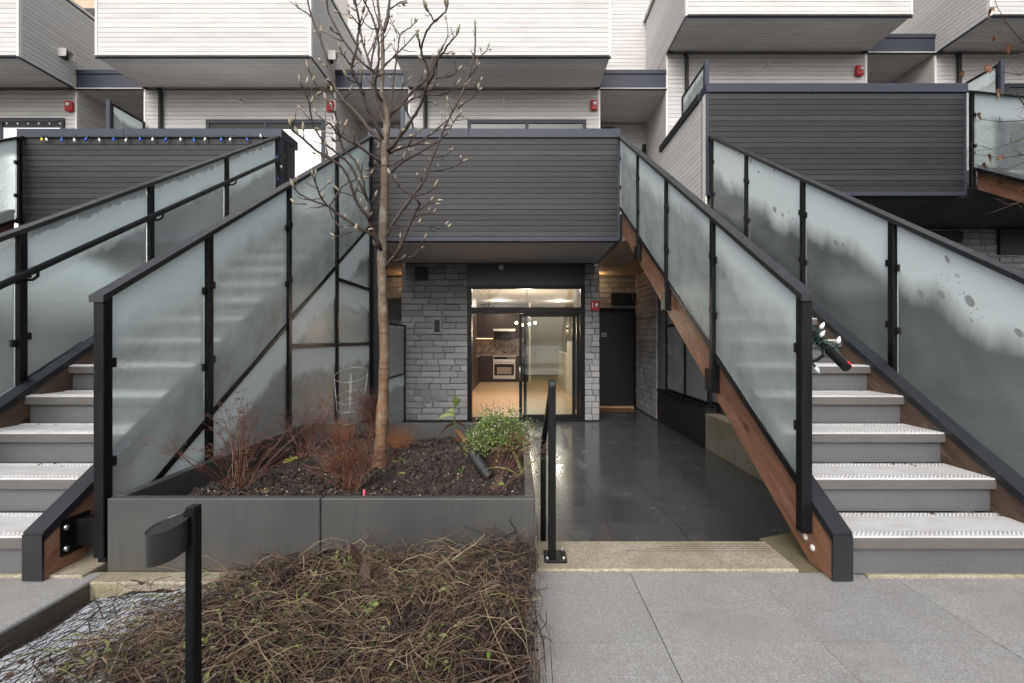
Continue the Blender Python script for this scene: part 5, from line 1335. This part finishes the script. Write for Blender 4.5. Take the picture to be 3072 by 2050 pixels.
sprinkler('small steel sprinkler head under the balcony left of the tree', -4.98, DW, 5.37); sprinkler('small steel sprinkler head under the middle balcony', -.26, DW, 5.37); sprinkler('small steel sprinkler head under the right balcony', 4.46, DW, 6.0)
cm = thing('dome_camera', 'small white dome camera above the kitchen sliding door', 'camera', (-.30, YW - .02, 2.36))
MB().lathe([(.05, 0), (.05, .03), (.036, .05), (.012, .06)], 16, (-.30, YW - .021, 2.36), (0, -1, 0)).build('dome', 'lens_clear', cm, smooth=True)
MB().lathe([(.058, 0), (.058, .012)], 16, (-.30, YW - .0205, 2.36), (0, -1, 0)).build('ring', 'black_matte', cm)
wlm = thing('wall_light', 'slim grey framed wall light set in the stone pier', 'wall light', (-1.43, YW - .03, 1.18))
fr2 = MB(); fr2.box(-1.505, -1.355, YW - .06, YW - .03, 1.18, 1.215); fr2.box(-1.505, -1.355, YW - .06, YW - .03, 1.425, 1.475); fr2.box(-1.505, -1.478, YW - .06, YW - .03, 1.215, 1.425); fr2.box(-1.382, -1.355, YW - .06, YW - .03, 1.215, 1.425)
fr2.build('frame', 'plastic_grey', wlm); box('lens', 'vent_black', wlm, -1.478, -1.382, YW - .045, YW - .03, 1.215, 1.425)
for k, (x0, x1, z0, z1, lb) in enumerate(((-1.71, -1.56, -.035, .195, 'grey outlet box with a dark socket low on the stone pier'), (-1.55, -1.43, .03, .20, 'grey hose tap box between the two outlet boxes'), (-1.40, -1.245, .0, .185, 'square grey outlet cover low on the stone pier near the door'))):
    t = thing('outlet_box', lb, 'outlet box', ((x0 + x1) / 2, YW - .03, z0))
    box('cover', 'plastic_grey', t, x0, x1, YW - .05, YW - .032, z0, z1, bevel=.005)
    box('flap', 'plastic_grey', t, x0 + .03, x1 - .03, YW - .066, YW - .0505, z0 + .04, z1 - .05, bevel=.004)
    if k == 0: MB().lathe([(.014, 0), (.014, .006)], 10, (-1.64, YW - .0665, z0 + .10), (0, -1, 0)).build('socket', 'vent_black', t)
    if k == 1: MB().tube([(-1.49, YW - .06, .04), (-1.49, YW - .09, .03), (-1.47, YW - .10, -.02)], .008, 6).build('spout', 'steel', t)
dm = thing('doormat', 'brown coir doormat in front of the black entrance door', 'doormat', (2.0, 9.42, PZ)); box('mat', 'doormat', dm, 1.55, 2.36, 9.22, 9.56, PZ + .001, PZ + .016)
cw_ = MB().tube([(2.34, 9.35, 2.43), (2.33, 9.33, 2.2), (2.35, 9.33, 1.95), (2.40, 9.33, 1.83), (2.46, 9.33, 1.85), (2.48, 9.33, 2.05), (2.46, 9.34, 2.43)], .005, 5)
tag(cw_.build('hanging_cable', 'wire_pale', smooth=True), 'pale cable loop hanging from the porch soffit', 'cable')
sv = thing('side_vent', 'small grey vent hood on the side of the far left balcony', 'vent', (-7.93, 7.95, 6.0)); m_ = MB(); m_.box(-7.93, -7.80, 7.86, 8.02, 6.10, 6.115); m_.box(-7.93, -7.80, 7.86, 7.872, 5.98, 6.10); m_.box(-7.93, -7.80, 8.008, 8.02, 5.98, 6.10); m_.build('hood', 'white_trim', sv); box('opening', 'vent_black', sv, -7.931, -7.90, 7.873, 8.007, 5.985, 6.098)
sv = thing('side_vent', 'small grey vent hood on the balcony side behind the magnolia', 'vent', (-3.28, 7.95, 6.0)); m_ = MB(); m_.box(-3.28, -3.15, 7.86, 8.02, 6.06, 6.075); m_.box(-3.28, -3.15, 7.86, 7.872, 5.92, 6.06); m_.box(-3.28, -3.15, 8.008, 8.02, 5.92, 6.06); m_.build('hood', 'white_trim', sv); box('opening', 'vent_black', sv, -3.281, -3.25, 7.873, 8.007, 5.925, 6.058)
rvt = box('wall_vent', 'doormat', HC, 1.74, 2.0, DR - .03, DR - .001, 5.36, 5.50); 
for k in range(3): box('louvre', 'black_matte', rvt, 1.76, 1.98, DR - .036, DR - .0305, 5.38 + .04 * k, 5.395 + .04 * k)

# ================================================================ string lights
def bulb_mesh(mat, k):
    b = MB(); b.lathe([(.002, 0), (.009, .004), (.0135, .014), (.0125, .026), (.007, .040), (.001, .050)], 10)
    return b.mesh('bulb', mat, (0, 0, 0), smooth=True)
BM = {c: bulb_mesh('bulb_' + c, 0) for c in ('white', 'blue', 'red', 'yellow')}
sock = MB().lathe([(.008, 0), (.009, .004), (.009, .024), (.006, .028)], 8).mesh('socket', 'cord_green', (0, 0, 0))
def bulb(par, p, d, c, s=1.0):
    d = Vector(d).normalized(); q = Vector((0, 0, 1)).rotation_difference(d).to_euler()
    link('socket', sock, par, Vector(p) - d * .024 * s, q, (s, s, s)); link('bulb', BM[c], par, p, q, (s, s, s))
r = random.Random(111)
sl = thing('string_lights', 'string of blue and white bulbs along the left dark parapet', 'string lights', (-5.0, DF - .03, 3.82))
X = lambda p: (p - 1554) * 6.17 / 1367
cord = []; seq = [(130, 'yellow'), (142, 'white'), (190, 'blue'), (226, 'white'), (264, 'blue'), (301, 'white'), (345, 'blue'), (383, 'white'), (424, 'blue'), (462, 'white'), (503, 'blue'), (545, 'white'), (584, 'blue'), (619, 'white'), (666, 'blue'), (694, 'white'), (742, 'blue'), (786, 'white')]
for i, (p, c) in enumerate(seq):
    x = X(p); bulb(sl, (x, DF - .045, 3.80 + r.uniform(-.006, .012)), (r.gauss(0, .25), -.25, -1 if i < 17 else .8), c, 1.1)
    cord += [(x - .03, DF - .035, 3.842 + r.uniform(-.008, .01)), (x + .03, DF - .038, 3.832 + r.uniform(-.006, .01))]
    MB().tube([(x - .03, DF - .04, 3.85), (x - .01, DF - .045, 3.825), (x + .02, DF - .04, 3.85)], .004, 5).build('clip', 'cord_green', sl)
MB().tube(cord, .003, 5).build('cord', 'cord_green', sl, smooth=True)
s2 = thing('string_lights', 'string lights hanging from the left parapet end beside the stair post', 'string lights', (-3.2, 6.1, 3.2))
MB().tube([(-3.20, 6.10, 3.74), (-3.19, 6.08, 3.5), (-3.20, 6.06, 3.36), (-3.18, 6.07, 3.2), (-3.20, 6.06, 3.05)], .004, 5).build('cord', 'cord_green', s2)
bulb(s2, (-3.15, 6.05, 3.40), (.4, -.2, -1), 'white'); bulb(s2, (-3.18, 6.04, 3.22), (.2, -.4, -.3), 'blue'); bulb(s2, (-3.20, 6.05, 3.52), (-.2, -.3, -1), 'blue')
s3 = thing('string_lights', 'clear bulb string across the far left deck door', 'string lights', (-9, DW - .06, 5.0))
c3 = []
for k in range(8):
    x = -9.5 + k * .19; c3 += [(x, DW - .06, 4.98 + .02 * math.sin(k * 2)), (x + .095, DW - .06, 4.965)]; bulb(s3, (x, DW - .065, 4.955), (0, -.2, -1), 'white', .8)
MB().tube(c3, .004, 5).build('cord', 'cord_green', s3)
s4 = thing('string_lights', 'red and white bulb string wound around the right handrail end', 'string lights', (1.515, 2.3, .95))
def hz(y): return nos(y, Y1, Z1) + .745
pc = []
for k in range(150):
    u = k / 149; y = 2.17 + u * 3.4; a = k * .62; pc.append((1.515 + .030 * math.cos(a) + r.gauss(0, .002), y + r.gauss(0, .003), hz(y) + .030 * math.sin(a)))
MB().tube(pc, .0035, 5).build('cord', 'cord_green', s4)
pc2 = [(1.515 + .034 * math.cos(k * .9) + r.gauss(0, .004), 2.19 + .012 * k * .5 + r.gauss(0, .012), hz(2.19 + .006 * k) + .034 * math.sin(k * .9)) for k in range(46)]
MB().tube(pc2, .003, 5).build('cord', 'cord_green', s4)
for (y, dx, dz, d, c) in ((2.30, .01, .055, (.35, -.2, .8), 'white'), (2.24, .055, .02, (.1, -.3, 1), 'white'), (2.27, -.01, .035, (.25, -.5, .8), 'white'), (2.15, .030, -.004, (.25, -.7, -.7), 'red'), (2.40, -.045, .03, (-.5, -.6, .1), 'red'), (2.28, -.03, -.12, (.45, -.2, -.8), 'white'),
                          (2.9, -.05, .03, (-1, -.2, .1), 'white'), (3.0, -.05, .0, (-1, 0, .1), 'red'), (3.3, -.05, .03, (-1, -.2, -.4), 'white'), (3.42, -.05, .01, (-1, 0, 0), 'red'), (2.6, -.05, .0, (-1, 0, -.2), 'white'), (2.68, -.05, .03, (-1, 0, .4), 'white'), (3.9, -.05, 0, (-1, 0, 0), 'white'), (4.2, -.05, 0, (-1, 0, 0), 'red')):
    bulb(s4, (1.515 + dx, y, hz(y) + dz), d, c, .8)
MB().tube([(1.50, 2.32, hz(2.32) - .02), (1.475, 2.29, hz(2.3) - .07), (1.482, 2.285, hz(2.28) - .10)], .003, 5).build('cord', 'cord_green', s4)

# leaf crumbs blown into the corners of the treads
r = random.Random(131); cr = MB()
for k in range(1, 8):
    for x0, x1 in ((1.50, 2.46), (-3.14, -2.23)):
        for _ in range(9):
            x = r.choice((r.uniform(x0, x1), x1 - abs(r.gauss(0, .08)), x0 + abs(r.gauss(0, .06)))); x = max(x0 + .01, min(x1 - .01, x)); y = Y1 + (k - 1) * RUN + RUN * r.uniform(.80, 1.02)
            leafblade(cr, Vector((x, y, Z1 + (k - 1) * RISE + .004)), Vector((r.gauss(0, 1), r.gauss(0, 1), .15)), r.uniform(.012, .035), r.uniform(.003, .007), .1, r)
tag(cr.build('step_leaf_litter', 'dead_leaf'), 'dead leaf crumbs at the back of the metal treads', 'leaf litter', kind='stuff')

# ================================================================ kitchen behind the sliding door
room = thing('kitchen_room', 'warm lit kitchen interior seen through the open sliding door', 'room', (.3, 11.5, PZ))
RZ = PZ + .03; CZ = 2.30; YB = 15.25
box('floor', 'oak_floor', room, -1.75, 1.18, YW + .11, 9.9, RZ - .04, RZ); box('floor', 'oak_floor', room, -1.75, 2.3, 9.901, 18.2, RZ - .04, RZ)
box('ceiling', 'plaster', room, -1.75, 1.18, YW + .21, 9.9, CZ, CZ + .1); box('ceiling', 'plaster', room, -1.75, 2.3, 9.901, 18.2, CZ, CZ + .1)
box('wall', 'plaster', room, -1.85, -1.752, YW + .31, 18.2, RZ, CZ); box('wall', 'plaster', room, 2.302, 2.4, 9.901, 18.2, RZ, CZ)
box('wall', 'plaster', room, -1.75, .42, YB + .65, YB + .75, RZ, CZ); box('wall', 'plaster', room, .36, .42, YB - .1, YB + .648, RZ, CZ); box('wall', 'plaster', room, .42, 2.3, 18.1, 18.2, RZ, CZ)
kc = thing('kitchen_cabinets', 'dark brown kitchen cabinets with marble backsplash', 'cabinets', (-.7, YB, RZ))
for i, (x0, x1) in enumerate(((-1.5, -1.17), (-1.165, -.835), (-.83, -.46), (-.455, -.09), (-.085, .35))):
    box('upper_door', 'cabinet_dark', kc, x0, x1, YB + .28, YB + .30, 1.45 if i in (2, 3) else 1.12, 2.28, bevel=.003)
box('upper_carcass', 'cabinet_dark', kc, -1.5, .35, YB + .302, YB + .64, 1.13, 2.29)
for x0, x1 in ((-1.48, -1.16), (-1.155, -.84), (-.085, .35)): box('lower_door', 'cabinet_dark', kc, x0, x1, YB - .02, YB, RZ + .09, RZ + .86, bevel=.003)
box('lower_carcass', 'cabinet_dark', kc, -1.5, .35, YB + .002, YB + .64, RZ, RZ + .87)
box('counter', 'counter', kc, -1.5, .355, YB - .03, YB + .64, RZ + .872, RZ + .905, bevel=.003)
box('backsplash', 'marble', kc, -1.75, .35, YB + .60, YB + .641, RZ + .906, 1.45)
box('side_run', 'cabinet_dark', kc, -1.745, -1.26, 12.0, YB - .05, RZ, RZ + .87); box('side_counter', 'counter', kc, -1.745, -1.24, 13.6, YB - .05, RZ + .872, RZ + .905)
box('tall_unit', 'cabinet_dark', kc, -1.745, -1.23, 11.95, 13.55, RZ + .872, 2.28); box('side_upper', 'cabinet_dark', kc, -1.745, -1.45, 13.6, YB + .2, 1.12, 2.28)
box('under_cabinet_light', 'strip_light', kc, -1.46, -.86, YB + .32, YB + .36, 1.105, 1.118)
ov = thing('oven', 'stainless steel range oven under the hood', 'oven', (-.46, YB, RZ))
box('body', 'steel_brushed', ov, -.83, -.09, YB - .05, YB - .021, RZ + .10, RZ + .87, bevel=.004); box('glass', 'oven_glass', ov, -.79, -.13, YB - .056, YB - .051, RZ + .22, RZ + .60)
box('window', 'counter', ov, -.70, -.22, YB - .060, YB - .057, RZ + .27, RZ + .50); box('control_panel', 'oven_glass', ov, -.81, -.11, YB - .056, YB - .051, RZ + .76, RZ + .85)
MB().tube([(-.78, YB - .09, RZ + .66), (-.14, YB - .09, RZ + .66)], .012, 8).build('handle', 'steel', ov)
for k in range(4): MB().lathe([(.018, 0), (.016, .02)], 10, (-.34 + k * .055, YB - .057, RZ + .80), (0, -1, 0)).build('knob', 'steel', ov)
hd_ = thing('range_hood', 'steel range hood with light band and glass front', 'range hood', (-.46, YB, 1.15))
box('band', 'steel_brushed', hd_, -.83, -.09, YB + .12, YB + .27, 1.36, 1.44); box('glass', 'oven_glass', hd_, -.80, -.12, YB + .25, YB + .27, 1.09, 1.355)
pn = thing('pendant_lamp', 'pendant lamp with four warm glowing globe bulbs', 'pendant lamp', (.2, 11.2, 1.4))
MB().tube([(.22, 11.2, CZ), (.22, 11.2, 1.60)], .008, 6).build('rod', 'black_matte', pn); MB().tube([(-.06, 11.2, 1.575), (.46, 11.2, 1.575)], .008, 6).build('bar', 'black_matte', pn)
for x, z in ((-.04, 1.49), (.10, 1.44), (.28, 1.46), (.42, 1.49)):
    MB().tube([(x, 11.2, 1.575), (x, 11.2, z + .03)], .005, 6).build('arm', 'black_matte', pn)
    MB().lathe([(.004, -.036), (.025, -.027), (.036, 0), (.025, .027), (.004, .036)], 12, (x, 11.2, z)).build('bulb', 'warm_bulb', pn, smooth=True)
pl_ = bpy.data.lights.new('pendant_glow', 'POINT'); pl_.energy = 55; pl_.color = (1, .80, .62); pl_.shadow_soft_size = .12
po = bpy.data.objects.new('pendant_glow', pl_); COL.objects.link(po); po.parent = pn; po.location = Vector((.2, 11.2, 1.32)) - wloc(pn)
for k, (x, y, lb) in enumerate(((-.6, 14.3, 'recessed downlight in the kitchen ceiling above the oven'), (.9, 9.6, 'recessed downlight just inside the sliding door, right side'), (-.5, 9.6, 'recessed downlight just inside the sliding door, left side'), (1.3, 14.5, 'recessed downlight over the indoor stair half wall'))):
    t = thing('ceiling_downlight', lb, 'downlight', (x, y, CZ), 'kitchen ceiling downlights')
    MB().lathe([(.06, 0), (.06, .010)], 16, (x, y, CZ - .0105)).build('ring', 'white_trim', t); MB().lathe([(.045, 0), (.045, .003)], 16, (x, y, CZ - .0142)).build('lens', 'downlight', t)
    l = bpy.data.lights.new('downlight_beam', 'POINT'); l.energy = 20; l.color = (1, .85, .70); l.shadow_soft_size = .06
    lo = bpy.data.objects.new('downlight_beam', l); COL.objects.link(lo); lo.parent = t; lo.location = (0, 0, -.12)
idr = thing('inner_door', 'pale panel door at the end of the kitchen hall', 'door', (1.2, 18.05, RZ)); box('leaf', 'white_trim', idr, .78, 1.62, 18.05, 18.095, RZ + .01, 1.75)
fm = MB(); fm.box(.70, .775, 18.04, 18.098, RZ, 1.83); fm.box(1.625, 1.70, 18.04, 18.098, RZ, 1.83); fm.box(.775, 1.625, 18.04, 18.098, 1.755, 1.83); fm.build('frame', 'white_trim', idr)
MB().lathe([(.012, 0), (.012, .05), (.03, .055), (.03, .075)], 10, (1.55, 18.05, RZ + .95), (0, -1, 0)).build('knob', 'black_matte', idr)
hw = thing('half_wall', 'white half wall of the indoor stair beside the hall', 'half wall', (1.6, 12.8, RZ)); box('panel', 'plaster', hw, 1.32, 1.40, 11.9, 15.0, RZ, RZ + 1.0); box('newel', 'white_trim', hw, 1.28, 1.44, 11.74, 11.90, RZ, RZ + 1.38); box('cap', 'white_trim', hw, 1.29, 1.43, 11.9, 15.0, RZ + 1.001, RZ + 1.03)
sc_ = thing('wall_sconce', 'up-and-down sconce glowing on the hall wall', 'sconce', (1.75, 17.9, 1.5)); box('body', 'black_matte', sc_, 1.93, 1.99, 18.02, 18.09, 1.45, 1.58); box('glow', 'warm_bulb', sc_, 1.94, 1.98, 18.03, 18.08, 1.581, 1.585); box('glow', 'warm_bulb', sc_, 1.94, 1.98, 18.03, 18.08, 1.445, 1.449)
av = thing('ceiling_vent', 'slim grey air grille high in the kitchen', 'vent', (-.1, 13, CZ)); box('frame', 'plastic_grey', av, -.25, .15, 12.6, 12.75, CZ - .012, CZ - .001)
for k in range(3): box('slat', 'white_trim', av, -.24, .14, 12.62 + .04 * k, 12.64 + .04 * k, CZ - .016, CZ - .0125)

# ================================================================ young tree off the right edge with dry leaves
et = thing('young_maple', 'thin bare branches with dry brown leaves reaching in from the right edge', 'tree', (4.1, 3.1, 0))
MB().tube([(4.1, 3.1, 0), (4.12, 3.1, 1.2), (4.08, 3.1, 2.4), (4.05, 3.1, 3.6), (4.0, 3.1, 4.4)], [.035, .03, .026, .018, .008], 10).build('trunk', 'bark', et, smooth=True)
r = random.Random(121); F = 3.1 / 1367
def Q(p, q, d=0): return Vector(((p - 1554) * F * (1 + d / 3.1), 3.1 + d, 1.09 + (1018 - q) * F * (1 + d / 3.1)))
paths = [[(3230, 300), (3150, 210), (3072, 130), (3020, 70), (2992, 22)], [(3220, 420), (3140, 350), (3075, 320), (3055, 290), (3052, 270)], [(3230, 470), (3150, 400), (3080, 362), (3000, 366), (2945, 358)],
         [(3230, 560), (3140, 480), (3070, 465), (3010, 475), (2927, 463)], [(3230, 520), (3140, 440), (3072, 415), (3030, 430), (2975, 448)], [(3220, 600), (3140, 500), (3072, 488), (3030, 505), (2965, 506)],
         [(3220, 180), (3120, 200), (3060, 225), (3000, 215), (2962, 208)], [(3220, 640), (3150, 600), (3080, 590), (3050, 610), (3030, 618)], [(3220, 120), (3130, 130), (3075, 160), (3040, 170), (2985, 182)]]
for k, ph in enumerate(paths):
    d0 = r.uniform(-.25, .25); P = [Q(p, q, d0 * i / 4) for i, (p, q) in enumerate(ph)]; b = MB(); b.tube(P, [.006, .0048, .0036, .0026, .0015], 6)
    tips = []
    for i in range(1, 5):
        for _ in range(2):
            e = P[i] + Vector((r.uniform(-.14, .02), r.uniform(-.05, .05), r.uniform(-.07, .07))); b.tube([P[i], e], [.0018, .0009], 4); tips.append(e)
    o = b.build('branch', 'twig', et, smooth=True)
    for e in r.sample(tips, 2):
        lb = MB()
        for _ in range(3): leafblade(lb, e, Vector((r.gauss(0, 1), r.gauss(0, .6), r.uniform(-1, .2))), r.uniform(.022, .042), r.uniform(.007, .012), 1.0, r)
        lb.build('leaf', 'rust_leaf', o, smooth=True)
